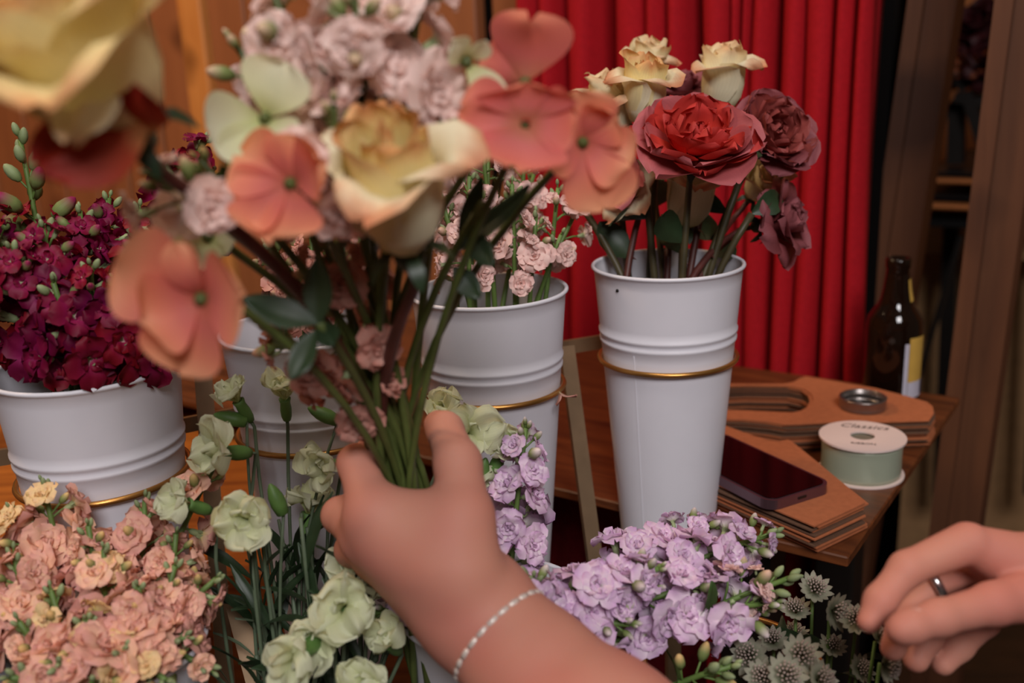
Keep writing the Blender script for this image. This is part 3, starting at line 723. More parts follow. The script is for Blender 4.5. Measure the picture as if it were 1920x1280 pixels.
petal_mat('astrantia_bract', [(0.0, srgb(122, 130, 98)), (0.6, srgb(178, 178, 156)), (1.0, srgb(160, 154, 138))], var=0.18, trans=0.3)
petal_mat('astrantia_dome', [(0.0, srgb(114, 116, 84)), (1.0, srgb(190, 170, 160))], var=0.15, trans=0.2)
for nm, tip in (('magenta', (150, 40, 84)), ('pink', (236, 196, 170)), ('dusty', (220, 170, 140)), ('peach', (236, 196, 132)), ('lilac', (232, 214, 214)), ('blush', (238, 204, 170)), ('mint', (120, 150, 70))):
    petal_mat(nm + '_bud', [(0.0, srgb(104, 124, 66)), (0.5, srgb(136, 150, 90)), (0.8, srgb(*tip)), (1.0, srgb(*tip))], var=0.15, trans=0.15)
petal_mat('green_bud', [(0.0, srgb(116, 138, 80)), (1.0, srgb(164, 176, 134))], var=0.2, trans=0.1)

# ------------------------------------------------------------------ stock (double florets on a spike)
def floret_mesh(colour, seed, double=True):
    rng = random.Random(seed); parts = []
    def lay(n, L, W, th, a0, **kw):
        for k in range(n):
            Vp, Fp, Up = rpetal(L * rng.uniform(0.88, 1.1), W * rng.uniform(0.9, 1.1), [t + rng.uniform(-15, 15) for t in th], seed=rng.random(), nu=5, nv=6, q=0.55, p=1.8, ruf=0.0016, rf=2.0, notch=0.10, cup=rng.uniform(-0.1, 0.3), **kw)
            parts.append((xf(Vp, rz(a0 + 2 * math.pi * k / n + rng.uniform(-0.2, 0.2))), Fp, Up, 0))
    if double:
        lay(5, 0.0142, 0.0078, [25, 72, 98, 106], rng.random() * 6, rb=0.0012)
        lay(5, 0.0110, 0.0056, [15, 50, 78, 92], rng.random() * 6, rb=0.0010)
        lay(4, 0.0080, 0.0040, [5, 25, 50, 70], rng.random() * 6, rb=0.0008)
        lay(3, 0.0055, 0.0026, [0, 8, 20, 40], rng.random() * 6, rb=0.0003)
    else:
        lay(4, 0.0140, 0.0066, [20, 70, 98, 112], rng.random() * 6, rb=0.0012)
        lay(3, 0.0070, 0.0034, [5, 40, 70, 80], rng.random() * 6, rb=0.0006)
    for k in range(4):
        Vp, Fp, Up = rpetal(0.0075, 0.0016, [12, -2, 6, 12], rb=0.0016, nu=4, nv=3, seed=k)
        Vp = Vp - np.array((0, 0, 0.0042)); parts.append((xf(Vp, rz(k * math.pi / 2)), Fp, Up, 1))
    Vp, Fp, Up = lathe([(0.0004, -0.0075), (0.0018, -0.0060), (0.0021, -0.003), (0.0014, 0.0)], 7); parts.append((Vp, Fp, Up, 1))
    V, F, U, M = join(parts)
    return mesh_data(colour + '_floret', V, F, [colour + '_petal', 'bud_green'], U, M)
FLOR = {}
def florets(colour, double=True):
    if colour not in FLOR: FLOR[colour] = [floret_mesh(colour, 10 + i, double) for i in range(4)]
    return FLOR[colour]
BUDS = {}
def bud_meshes(colour):
    if colour not in BUDS:
        V, F, U = lathe([(0.0003, -0.55), (0.20, -0.45), (0.36, -0.15), (0.40, 0.15), (0.32, 0.55), (0.16, 0.82), (0.0, 0.92)], 7)
        BUDS[colour] = mesh_data(colour + '_bud', V, F, colour + '_bud', U)
    return BUDS[colour]
LEAVES = {}
def leaf_mesh(mat, L=0.06, W=0.008, curl=40):
    k = (mat, round(L, 3), round(W, 4), curl)
    if k not in LEAVES:
        V, F, U = rpetal(L, W, [20, 30, 30 + curl * 0.6, 30 + curl], rb=0.0, q=0.8, cup=0.25, nu=7, nv=5, ruf=0.0006, seed=3)
        LEAVES[k] = mesh_data('leaf', V, F, mat, U)
    return LEAVES[k]
def along(pts, back_len):
    """point and direction a given length back from the tip of a curve"""
    left = back_len
    for i in range(len(pts) - 1, 0, -1):
        seg = pts[i] - pts[i - 1]; l = seg.length
        if left <= l: return pts[i] - seg * (left / l), seg.normalized()
        left -= l
    return pts[0], (pts[1] - pts[0]).normalized()
def stock(base, mid, tip, colour, nfl, spike, fs, seed, nbuds=7, double=True, cat='flower', group=None, label=None, stem='stem_green', leaves=2, spread=1.0, start=0.014, zmin=-9.0, tipcol=None, name='stock_flower', budsize=0.0062, greentip=True):
    rng = random.Random(seed); base = Vector(base); root = thing(name, base, label, cat, group)
    pts = curve3(base, mid, tip, 16); loc = [p - base for p in pts]
    parts = [(*tube(loc, np.linspace(0.0030, 0.0016, 16), 7), 0)]
    fm = florets(colour, double); a = rng.random() * 6
    for k in range(nfl):
        f = k / max(1, nfl - 1); s = start + f * spike
        p, t = along(loc, s); a += GA; o = t.orthogonal().normalized(); o = Matrix.Rotation(a, 3, t) @ o
        d = (o * (0.95 - 0.1 * f) + t * (0.75 - 0.65 * f) + Vector((rng.uniform(-.42, .42), rng.uniform(-.42, .42), rng.uniform(-.42, .42)))).normalized()
        size = fs / 0.026 * (0.55 + 0.45 * min(1, f * 2.2)) * rng.uniform(0.85, 1.12)
        ped = (0.009 + 0.007 * min(1, f * 2)) * spread * rng.uniform(0.7, 1.35)
        q_ = p + d * ped
        if (q_ + base).z < zmin - 0.022: continue
        put('floret', rng.choice(fm if not (tipcol and f < 0.12) else florets(tipcol)), root, Matrix.Translation(q_) @ frame(d, rng.random() * 6) @ Matrix.Scale(size, 4))
        parts.append((*tube([p, p + d * (ped * 0.5) + t * 0.001, q_ - d * 0.004], 0.0008, 5), 0))
    bm_ = bud_meshes('green' if greentip else colour); bm2 = bud_meshes(colour)
    for k in range(nbuds):
        f = k / max(1, nbuds - 1); p, t = along(loc, 0.001 + f * (start + 0.010)); a += GA; o = Matrix.Rotation(a, 3, t) @ t.orthogonal().normalized()
        d = (t * (1.3 - 0.7 * f) + o * (0.25 + 0.8 * f)).normalized(); b_ = budsize * (0.6 + 0.8 * f) * rng.uniform(0.85, 1.2); q_ = p + d * (b_ * 0.75 + 0.002 + 0.008 * f)
        put('bud', bm_ if f < 0.6 else bm2, root, Matrix.Translation(q_) @ frame(d, 0) @ Matrix.Scale(b_, 4))
        parts.append((*tube([p, p + d * 0.003, q_], 0.0007, 5), 0))
    V, F, U, M = join(parts); put('stem', mesh_data('stock_stem', V, F, stem, U), root)
    for k in range(leaves):
        p, t = along(loc, start + spike + 0.012 + 0.022 * k); o = Matrix.Rotation(rng.random() * 6, 3, t) @ t.orthogonal().normalized()
        if p.z + base.z < zmin: continue
        d = (t * 0.8 + o).normalized(); put('leaf', leaf_mesh('leaf_green', 0.05, 0.006), root, Matrix.Translation(p) @ frame(d, rng.random() * 6))
    root['tip'] = tuple(tip)
    return root
ORD = ['first', 'second', 'third', 'fourth', 'fifth', 'sixth', 'seventh', 'eighth', 'ninth', 'tenth', 'eleventh', 'twelfth', 'thirteenth', 'fourteenth', 'fifteenth', 'sixteenth', 'seventeenth', 'eighteenth', 'nineteenth', 'twentieth', 'twenty-first', 'twenty-second', 'twenty-third', 'twenty-fourth']
def by_order(roots, fmt):
    for i, r in enumerate(sorted(roots, key=lambda r: screen(r['tip'])[0])): r['label'] = fmt.format(ORD[i])
def in_bucket(key, tip, rng, lean=0.55, low=0.02, rad=0.60):
    """where a stem with the given tip stands in a bucket: foot, and where it passes the rim"""
    rim = BUCKETS[key]; foot = rim - Z * (BH - low); h = Vector(tip) - rim; side = Vector((h.x, h.y, 0)); l = side.length
    at_rim = rim + (side.normalized() * min(l * lean, RT * rad * 1.25) if l > 1e-4 else Vector()) + Vector((rng.uniform(-1, 1), rng.uniform(-1, 1), 0)) * 0.008
    w = at_rim - rim; w.z = 0
    if w.length > RT * 0.80: at_rim = rim + w * (RT * 0.80 / w.length)
    ft = foot - Vector((h.x, h.y, 0)) * 0.06 + Vector((rng.uniform(-1, 1), rng.uniform(-1, 1), 0)) * 0.008
    w = ft - foot; w.z = 0
    if w.length > RBm * 0.55: ft = foot + w * (RBm * 0.55 / w.length)
    return ft, at_rim + Z * 0.004

# magenta stock, far left bucket
rng = random.Random(21); L_ = []
for i, (x, y, d, n, sp_) in enumerate([(38, 262, 0.655, 9, 0.100), (-30, 390, 0.64, 14, 0.11), (78, 420, 0.615, 16, 0.10), (150, 395, 0.66, 18, 0.115), (205, 372, 0.70, 16, 0.12), (262, 392, 0.665, 18, 0.12), (300, 440, 0.63, 16, 0.10), (20, 470, 0.60, 15, 0.085), (170, 500, 0.605, 15, 0.075), (250, 520, 0.615, 14, 0.070), (100, 530, 0.60, 12, 0.06), (385, 262, 0.75, 10, 0.08), (430, 372, 0.735, 9, 0.08)]):
    tip = P(x, y, d); b_, m_ = in_bucket('magenta', tip, rng)
    L_.append(stock(b_, m_, tip, 'magenta', int(n * 1.45), sp_, 0.034, 100 + i, 5 if i else 11, False, budsize=0.0062 if i else 0.0105, group='magenta stock stems in the far left bucket', zmin=BUCKETS['magenta'].z + 0.03, start=0.012 if i else 0.055, spread=1.1))
by_order(L_, 'magenta stock stem in the far left bucket, {} tip from the left')

# dusty pink stock, bucket behind the bouquet
L_ = []
for i, (x, y, d) in enumerate([(500, 455, 0.70), (585, 430, 0.71), (655, 470, 0.73), (545, 520, 0.67), (690, 420, 0.76)]):
    tip = P(x, y, d); b_, m_ = in_bucket('dusty', tip, rng)
    L_.append(stock(b_, m_, tip, 'dusty', 9, 0.06, 0.024, 200 + i, 6, group='dusty pink stock behind the held bouquet', zmin=BUCKETS['dusty'].z + 0.03))
by_order(L_, 'dusty pink stock stem behind the held bouquet, {} tip from the left')

# pale pink stock, third bucket
L_ = []
for i, (x, y, d, n, sp_, fs) in enumerate([(918, 140, 0.80, 6, 0.07, 0.018), (868, 205, 0.78, 9, 0.09, 0.024), (835, 225, 0.74, 13, 0.08, 0.026), (905, 262, 0.72, 9, 0.08, 0.022), (985, 275, 0.77, 11, 0.08, 0.024), (1046, 352, 0.76, 5, 0.05, 0.020), (1104, 352, 0.79, 5, 0.045, 0.022), (960, 345, 0.73, 8, 0.06, 0.022), (1010, 300, 0.83, 9, 0.08, 0.022), (880, 330, 0.70, 8, 0.07, 0.022), (1005, 402, 0.745, 6, 0.05, 0.024), (1052, 440, 0.755, 4, 0.016, 0.020), (830, 380, 0.72, 8, 0.06, 0.022)]):
    tip = P(x, y, d); b_, m_ = in_bucket('pink', tip, rng, 0.75)
    L_.append(stock(b_, m_, tip, 'pink', n, sp_, fs, 300 + i, 5, group='pale pink stock stems in the bucket left of the roses', zmin=BUCKETS['pink'].z + 0.03, leaves=3, stem='stem_green', spread=0.9, greentip=True, budsize=0.0055))
by_order(L_, 'pale pink stock stem in the bucket left of the roses, {} tip from left')

# peach stock, bottom left
L_ = []
for i, (x, y, d, n, sp_) in enumerate([(80, 905, 0.60, 7, 0.05), (272, 935, 0.60, 10, 0.05), (330, 1000, 0.585, 12, 0.06), (20, 955, 0.60, 8, 0.05), (165, 985, 0.575, 11, 0.05), (25, 1035, 0.56, 12, 0.05), (195, 1030, 0.545, 12, 0.05), (328, 1060, 0.555, 12, 0.05), (405, 868, 0.64, 4, 0.045), (95, 1105, 0.535, 13, 0.045), (260, 1100, 0.525, 13, 0.045), (405, 1085, 0.56, 9, 0.05), (160, 1160, 0.505, 13, 0.045), (35, 1165, 0.52, 13, 0.045), (350, 1195, 0.525, 10, 0.045), (235, 1215, 0.49, 12, 0.04), (110, 1245, 0.485, 12, 0.04), (395, 1255, 0.53, 6, 0.03), (310, 1275, 0.485, 10, 0.04), (-20, 1090, 0.55, 10, 0.05), (20, 1270, 0.48, 10, 0.04), (170, 1290, 0.465, 10, 0.04)]):
    tip = P(x, y, 0.60 - (0.60 - d) * 0.7); b_, m_ = in_bucket('peach', tip, rng, 0.7)
    L_.append(stock(b_, m_, tip, 'peach', n, sp_, 0.0310, 400 + i, 6, tipcol='cream' if i % 3 == 0 else None, group='peach stock stems at the bottom left', zmin=BUCKETS['peach'].z + 0.02, spread=1.0, start=0.014, leaves=1, budsize=0.0050))
by_order(L_, 'peach stock stem in the front left bunch, {} tip from the left')

# lilac stock, bottom middle
L_ = []
for i, (x, y, d, n, sp_, mid_) in enumerate([(986, 802, 0.635, 24, 0.098, None), (1450, 1000, 0.625, 20, 0.085, (1180, 1120, 0.62)), (1338, 985, 0.64, 24, 0.095, (1100, 1130, 0.63)), (1235, 1065, 0.585, 22, 0.075, (1080, 1150, 0.60)), (1450, 1130, 0.60, 18, 0.075, (1230, 1170, 0.60)), (1000, 1085, 0.565, 16, 0.06, None), (1180, 1170, 0.575, 18, 0.07, (1050, 1170, 0.60)), (700, 1150, 0.60, 8, 0.05, None), (1110, 1130, 0.59, 14, 0.06, None), (1340, 1090, 0.60, 18, 0.075, (1150, 1150, 0.60))]):
    tip = P(x, y, d); b_, m_ = in_bucket('lilac', tip, rng, 0.7)
    if mid_: m_ = P(*mid_)
    L_.append(stock(b_, m_, tip, 'lilac', max(4, int(n * 0.8)), sp_, 0.0285, 500 + i, 7, group='lilac stock stems in the front middle bucket', zmin=BUCKETS['lilac'].z + 0.02, spread=1.0, start=0.010, leaves=1, greentip=(i in (1, 5)), budsize=0.0058))
by_order(L_, 'lilac stock stem in the front middle bunch, {} tip from the left')
# a pale greenish stock tip beside the lilac
tip = P(1484, 1082, 0.60); b_, m_ = in_bucket('lilac', tip, rng)
stock(b_, P(1260, 1180, 0.61), tip, 'pink', 9, 0.035, 0.017, 560, 10, label='pale cream stock tip with green buds reaching right of the lilac bunch', name='stock_flower', start=0.022, budsize=0.007)
tip = P(1372, 1248, 0.57); b_, m_ = in_bucket('lilac', tip, rng)
stock(b_, P(1250, 1290, 0.59), tip, 'peach', 0, 0.01, 0.017, 561, 12, label='pale yellow-green stock bud tip at the bottom edge, below the lilac', name='stock_flower', start=0.022, budsize=0.007)

# a pink petal caught on the gold ring of the third bucket
V, F, U = rpetal(0.016, 0.0055, [20, 40, 70, 80], rb=0.0, p=1.5, ruf=0.001, nu=7, nv=7, seed=8)
V2, F2, U2 = rpetal(0.012, 0.0045, [10, 30, 40, 60], rb=0.0, p=1.5, ruf=0.001, nu=7, nv=7, seed=9)
Vj, Fj, Uj, _m = join([(V, F, U, 0), (xf(V2, rz(2.2)), F2, U2, 0)])
fp = put('fallen_petal', mesh_data('fallen_petal', Vj, Fj, 'dusty_petal', Uj)); fp.matrix_basis = Matrix.Translation(BUCKETS['pink'] - Z * (RZ - 0.002) + Vector((0.0505, -0.0305, 0))) @ frame(sdir(0.3, -0.75, 0.5), 1.0)
fp.modifiers.new('t', 'SOLIDIFY').thickness = 0.0003
tag(fp, 'small pink petal caught on the gold ring of the third bucket', 'petal')

# ------------------------------------------------------------------ pale green carnations
def carn_petals(seed):
    rng = random.Random(seed); out = []
    for k in range(5):
        V, F, U = rpetal(0.0215 * rng.uniform(0.88, 1.12), 0.0100 * rng.uniform(0.85, 1.2), [6, 12 + rng.uniform(-5, 5), 66 + rng.uniform(-10, 10), 88 + rng.uniform(-16, 16), 92 + rng.uniform(-24, 24)], rb=0.0016, p=2.2, q=0.62, ruf=0.0034, rf=2.4, teeth=0.055, nu=8, nv=15, seed=rng.random(), cup=rng.uniform(-0.05, 0.2))
        out.append(mesh_data('carnation_petal', V, F, 'mint_petal', U))
    for k in range(2):
        V, F, U = rpetal(0.0150 * rng.uniform(0.85, 1.1), 0.0080, [2, 10, 40, 66], rb=0.0008, p=2.0, q=0.62, ruf=0.0026, rf=3.2, teeth=0.035, nu=7, nv=11, seed=rng.random())
        out.append(mesh_data('carnation_petal', V, F, 'mint_petal', U))
    return out
CARN = [carn_petals(i) for i in range(3)]
V, F, U = lathe([(0.0012, -0.0195), (0.0030, -0.0190), (0.0042, -0.015), (0.0046, -0.009), (0.0040, -0.003), (0.0048, 0.0005), (0.0034, 0.0006), (0.0, -0.002)], 10); CALYX = mesh_data('carnation_calyx', V, F, 'calyx_green', U)
V, F, U = lathe([(0.0010, -0.0130), (0.0040, -0.0120), (0.0052, -0.005), (0.0048, 0.001), (0.0030, 0.0065), (0.0010, 0.0095), (0.0, 0.010)], 10); CBUD = mesh_data('carnation_bud', V, F, 'calyx_green', U)
def carnation(head, face, base, mid, seed, label, size=1.0, openness=1.0, bud=None, group='pale green carnations'):
    rng = random.Random(seed); base = Vector(base); head = Vector(head); face = Vector(face).normalized()
    root = thing('carnation', base, label, 'flower', group)
    neck = head - face * 0.020 * size; pts = curve3(base, mid, neck, 14); pts = pts[:-1] + [neck - face * 0.004, neck]
    parts = [(*tube([p - base for p in pts], 0.0013, 6), 0)]
    for f in (0.45, 0.75):
        i = int(f * (len(pts) - 2)); p = pts[i] - base; t = (pts[i + 1] - pts[i]).normalized()
        parts.append((*tube([p - t * 0.003, p, p + t * 0.003], [0.0013, 0.0026, 0.0013], 6), 0))
        for s in (1, -1):
            o = Matrix.Rotation(rng.random() * 3, 3, t) @ t.orthogonal().normalized() * s
            put('leaf', leaf_mesh('stem_blue_green', 0.034, 0.0018, 25), root, Matrix.Translation(p) @ frame((t + o * 0.35).normalized(), rng.random() * 6))
    M = Matrix.Translation(head - base) @ frame(face, rng.random() * 6) @ Matrix.Scale(size, 4)
    put('calyx', CALYX, root, M)
    ps = CARN[seed % 3]
    for k, me in enumerate(ps):
        n = 5 if k < 5 else 2; a = 2 * math.pi * (k if k < 5 else k - 5) / n + rng.uniform(-0.25, 0.25) + (0.4 if k >= 5 else 0)
        tilt = rng.uniform(-0.30, 0.22) - (1 - openness) * 0.9
        put('petal', me, root, M @ rz(a) @ Matrix.Rotation(tilt, 4, 'Y') @ Matrix.Scale(rng.uniform(0.82, 1.18), 4))
    if bud:
        bp, bd = Vector(bud[0]), Vector(bud[1]).normalized(); i = int(0.75 * (len(pts) - 2))
        parts.append((*tube([p - base for p in curve3(pts[i], (pts[i] + bp) / 2 - Z * 0.004, bp - bd * 0.012, 8)], 0.0011, 6), 0))
        put('bud', CBUD, root, Matrix.Translation(bp - base) @ frame(bd, 0) @ Matrix.Scale(0.95, 4))
    V, F, U, M_ = join(parts); put('stem', mesh_data('carnation_stem', V, F, 'stem_blue_green', U), root)
    root['tip'] = tuple(head); return root
rng = random.Random(77)
cl_ = [  # head px, depth, facing (right, up, towards), size, openness, label, bud (px, py, d, dir)
    ((447, 752), 0.640, (-0.35, 1.0, 0.25), 0.95, 0.9, 'pale green carnation standing highest on the left, seen side-on', ((428, 783), 0.642, (-1, 0.35, 0.1))),
    ((534, 748), 0.640, (0.05, 1.0, 0.2), 0.90, 0.45, 'faded half-closed carnation standing highest beside the bouquet stems', ((602, 775), 0.645, (-0.9, 0.5, 0))),
    ((420, 848), 0.620, (-0.55, 0.35, 0.75), 1.18, 0.8, 'pale green carnation facing left, just below the highest one', None),
    ((352, 945), 0.600, (-0.5, 0.55, 0.6), 1.0, 0.85, 'pale green carnation farthest left, over the peach stock', None),
    ((468, 968), 0.585, (0.0, 0.45, 0.9), 1.15, 0.85, 'pale green carnation beside the peach stock, facing forward', ((517, 932), 0.60, (-0.3, 1, 0))),
    ((578, 962), 0.660, (0.2, 0.9, -0.2), 1.1, 0.9, 'carnation seen from behind in shade below the left ring', None),
    ((562, 1225), 0.540, (-0.35, 0.15, 0.9), 1.25, 0.95, 'pale green carnation lowest on the left, turned to the viewer', None),
    ((645, 1140), 0.555, (0.15, 0.45, 0.9), 1.3, 0.95, 'large frilled pale green carnation below the fist', None),
    ((600, 1178), 0.560, (-0.2, 0.1, 0.9), 1.1, 0.75, 'pale green carnation tucked between the two largest low ones', None),
    ((652, 1068), 0.600, (-0.1, 0.6, 0.6), 0.95, 0.8, 'small carnation against the lower edge of the fist', None),
    ((694, 1098), 0.600, (0.4, 0.5, 0.5), 0.85, 0.8, 'small pale carnation half hidden by the wrist', None),
    ((728, 1205), 0.575, (-0.2, 0.6, 0.5), 1.0, 0.7, 'closing carnation below the wrist by the cut stems', None),
    ((690, 1268), 0.550, (-0.1, 0.5, 0.8), 1.1, 0.9, 'pale green carnation at the bottom edge near the cut stems', None),
    ((840, 772), 0.660, (-0.2, 0.7, 0.6), 1.1, 0.8, 'pale green carnation just behind the thumb', None),
    ((872, 812), 0.645, (0.25, 0.3, 0.9), 1.25, 0.9, 'full pale green carnation right of the thumb, facing forward', ((905, 880), 0.65, (0.3, 1, 0.2))),
    ((932, 828), 0.650, (0.4, 0.4, 0.8), 1.05, 0.85, 'round pale green carnation next to the lilac spike', ((932, 868), 0.655, (0.4, 1, 0.1))),
    ((612, 872), 0.640, (-0.3, 0.3, 0.8), 0.95, 0.9, 'pale carnation petals showing left of the fist', None),
    ((925, 900), 0.665, (0.1, 0.2, 0.9), 0.9, 0.7, 'shaded carnation behind the fist near the lilac spike', None)]
for i, (hp, d, fc, sz, op, lab, bd) in enumerate(cl_):
    h = P(*hp, d); b_, m_ = in_bucket('carnation', h, rng, 0.7)
    carnation(h, sdir(*fc), b_, m_, 700 + i, lab, sz * 0.92, op, (P(*bd[0], bd[1]), sdir(*bd[2])) if bd else None)
# leafy grey-green stalks among the carnations
L_ = []
for i in range(24):
    x, y, d = rng.uniform(430, 740), rng.uniform(960, 1110), rng.uniform(0.59, 0.66)
    tip = P(x, y, d); b_, m_ = in_bucket('carnation', tip, rng, 0.8); root = thing('carnation_stalk', b_, None, 'foliage', 'bare carnation stalks'); base = Vector(b_)
    pts = [p - base for p in curve3(b_, m_, tip, 12)]; V, F, U = tube(pts, 0.0013, 6); put('stem', mesh_data('carnation_stalk', V, F, 'stem_blue_green', U), root)
    for k in range(7):
        j = 5 + int(k * 0.9); p, t = pts[min(j, 11)], (pts[min(j, 11)] - pts[min(j, 11) - 1]).normalized(); o = Matrix.Rotation(rng.random() * 6, 3, t) @ t.orthogonal().normalized()
        put('leaf', leaf_mesh('leaf_dark', 0.056, 0.0040, 30), root, Matrix.Translation(p) @ frame((t + o * rng.uniform(0.3, 0.6)).normalized(), rng.random() * 6))
    root['tip'] = tuple(tip); L_.append(root)
by_order(L_, 'dark leafy carnation stalk below the pale blooms, {} tip from the left')

# ------------------------------------------------------------------ roses
def head_petals(kind, R, pal, seed):
    """[(mesh, matrix)] for a bloom whose calyx is at the origin and whose axis is +Z"""
    rng = random.Random(seed); out = []
    def ring(n, L, W, th, a0, mat, rb, wrap=True, wmin=0.25, ruf=0.0, jit=6, **kw):
        for k in range(n):
            V, F, U = rpetal(L * R * rng.uniform(0.93, 1.07), W * R * rng.uniform(0.93, 1.07), [t + rng.uniform(-jit, jit) for t in th], rb=rb * R, wrap=wrap, wmin=wmin * R, ruf=ruf * R, seed=rng.random(), nu=9, nv=9, p=kw.get('p', 1.5), q=kw.get('q', 0.5), spiral=kw.get('spiral', 0.10), rf=kw.get('rf', 2.2), cup=kw.get('cup', 0.0), notch=kw.get('notch', 0.04))
            out.append((mesh_data('rose_petal', V, F, mat, U), rz(a0 + 2 * math.pi * k / n + rng.uniform(-0.25, 0.25))))
    if kind == 'bud':                                        # tall, furled, outer petals rolled back
        ring(3, 2.10, 0.50, [30, 12, 2, -4, -8, -10, -6], 0.3, pal[0], 0.05, wmin=0.20, spiral=0.3)
        ring(4, 2.20, 0.72, [62, 28, 8, 0, -4, -4, 2], 1.0, pal[0], 0.08, wmin=0.40, ruf=0.04)
        ring(4, 2.30, 0.92, [76, 36, 12, 3, -2, 2, 16], 0.1, pal[0], 0.10, wmin=0.55, ruf=0.06, jit=4)
        ring(3, 2.45, 1.02, [84, 44, 16, 6, 2, 22, 120], 0.7, pal[1], 0.10, wmin=0.66, ruf=0.07, jit=4)
        ring(3, 2.35, 1.00, [92, 52, 22, 10, 12, 70, 150], 1.6, pal[1], 0.10, wmin=0.72, ruf=0.09, jit=5)
    elif kind == 'tight':                                    # a bud only starting to open
        ring(3, 2.10, 0.50, [30, 12, 2, -4, -8, -10, -6], 0.3, pal[0], 0.05, wmin=0.20, spiral=0.3)
        ring(3, 2.20, 0.80, [62, 28, 8, 0, -4, -4, 2], 1.0, pal[0], 0.08, wmin=0.42, ruf=0.05)
        ring(3, 2.35, 1.05, [76, 36, 12, 2, -4, 0, 20], 0.1, pal[0], 0.10, wmin=0.58, ruf=0.08, jit=4)
        ring(3, 2.40, 1.10, [84, 44, 16, 4, -2, 16, 100, 170], 0.9, pal[1], 0.10, wmin=0.66, ruf=0.10, jit=5)
    elif kind == 'full':                                     # half-open cup
        ring(4, 1.5, 0.6, [40, 5, -5, 10], 0.3, pal[0], 0.06, wmin=0.22, ruf=0.06, spiral=0.3)
        ring(5, 1.6, 0.75, [60, 12, 4, 30], 1.0, pal[0], 0.08, wmin=0.42, ruf=0.08)
        ring(5, 1.75, 0.9, [78, 24, 12, 55, 90], 0.1, pal[0], 0.10, wmin=0.60, ruf=0.09)
        ring(5, 1.75, 1.0, [86, 42, 30, 95, 140], 0.7, pal[1], 0.10, wmin=0.8, ruf=0.10)
    else:                                                    # 'garden': flat, many ruffled petals
        ring(5, 0.72, 0.34, [30, 15, 0, -20], 0.3, pal[0], 0.06, wrap=False, ruf=0.06, jit=20, cup=0.3)
        ring(7, 0.95, 0.44, [54, 36, 12, -2], 0.9, pal[0], 0.10, wrap=False, ruf=0.07, jit=20, cup=0.3)
        ring(8, 1.15, 0.50, [70, 54, 28, 14], 0.1, pal[0], 0.12, wrap=False, ruf=0.07, jit=16, cup=0.3)
        ring(8, 1.30, 0.58, [82, 68, 48, 42], 0.5, pal[0], 0.14, wrap=False, ruf=0.06, jit=12, cup=0.35)
        ring(6, 1.30, 0.72, [90, 74, 48, 50], 0.2, pal[1], 0.14, wrap=False, ruf=0.05, jit=9, cup=0.40)
        ring(6, 1.34, 0.80, [100, 86, 66, 70, 100], 0.7, pal[1], 0.14, wrap=False, ruf=0.05, jit=7, cup=0.36)
    return out
def calyx_mesh(R, mat='leaf_dark'):
    parts = [(*lathe([(0.10 * R, -0.42 * R), (0.20 * R, -0.34 * R), (0.26 * R, -0.15 * R), (0.22 * R, 0.02 * R), (0.0, 0.05 * R)], 10), 0)]
    for k in range(5):
        Vp, Fp, Up = rpetal(0.70 * R, 0.12 * R, [75, 110, 150, 165], rb=0.2 * R, q=0.8, p=0.8, nu=6, nv=3, seed=k); parts.append((xf(Vp, rz(k * 1.257)), Fp, Up, 0))
    V, F, U, M = join(parts); return mesh_data('rose_calyx', V, F, mat, U)
def rose(head, face, base, mid, kind, R, pal, seed, label, stem='stem_dark', group=None, leaves=2, srad=0.0030, leafmat='leaf_dark', name='rose', thorns=4):
    rng = random.Random(seed); base = Vector(base); head = Vector(head); face = Vector(face).normalized(); H = {'bud': 1.7, 'tight': 1.8, 'full': 1.1, 'garden': 0.55}[kind] * R
    root = thing(name, base, label, 'flower', group); org = head - face * (H * 0.5)
    pts = curve3(base, mid, org - face * (0.35 * R + 0.012), 14) + [org - face * 0.35 * R]
    V, F, U = tube([p - base for p in pts], [srad] * 11 + [srad * 0.95, srad * 0.9, srad * 0.8, srad * 0.75], 8)
    so_ = put('stem', mesh_data('rose_stem', V, F, stem, U), root)
    for k in range(thorns):
        i = 5 + k * 2 % 8; p = pts[i] - base; t = (pts[i + 1] - pts[i]).normalized(); o = Matrix.Rotation(rng.random() * 6, 3, t) @ t.orthogonal().normalized()
        V, F, U = lathe([(0.0013, 0), (0.0006, 0.002), (0.0, 0.0042)], 5); put('thorn', mesh_data('thorn', V, F, stem, U), so_, Matrix.Translation(p + o * srad * 0.8) @ frame(o - t * 0.3))
    M = Matrix.Translation(org - base) @ frame(face, rng.random() * 6)
    put('calyx', calyx_mesh(R), root, M)
    ps = head_petals(kind, R, pal, seed)
    V, F, U = lathe([(0.06 * R, -0.02 * R), (0.16 * R, 0.10 * R), (0.15 * R, 0.45 * R), (0.0, 0.6 * R)] if kind != 'garden' else [(0.08 * R, -0.03 * R), (0.16 * R, 0.03 * R), (0.0, 0.12 * R)], 10)
    hd = put('flower_head', mesh_data('rose_heart', V, F, pal[0], np.full((len(V), 2), 0.5)), root, M)
    for me, mm in ps: put('petal', me, hd, mm)
    for k in range(leaves):
        i = 11 + k; p = pts[i] - base; t = (pts[i + 1] - pts[i]).normalized(); o = Matrix.Rotation(rng.random() * 6, 3, t) @ t.orthogonal().normalized()
        put('leaf', leaf_mesh(leafmat, 0.040, 0.012, 40), root, Matrix.Translation(p) @ frame((t * 0.7 + o).normalized(), rng.random() * 6))
    root['tip'] = tuple(head); return root
CR = ('cream_rose', 'cream_rose_outer')
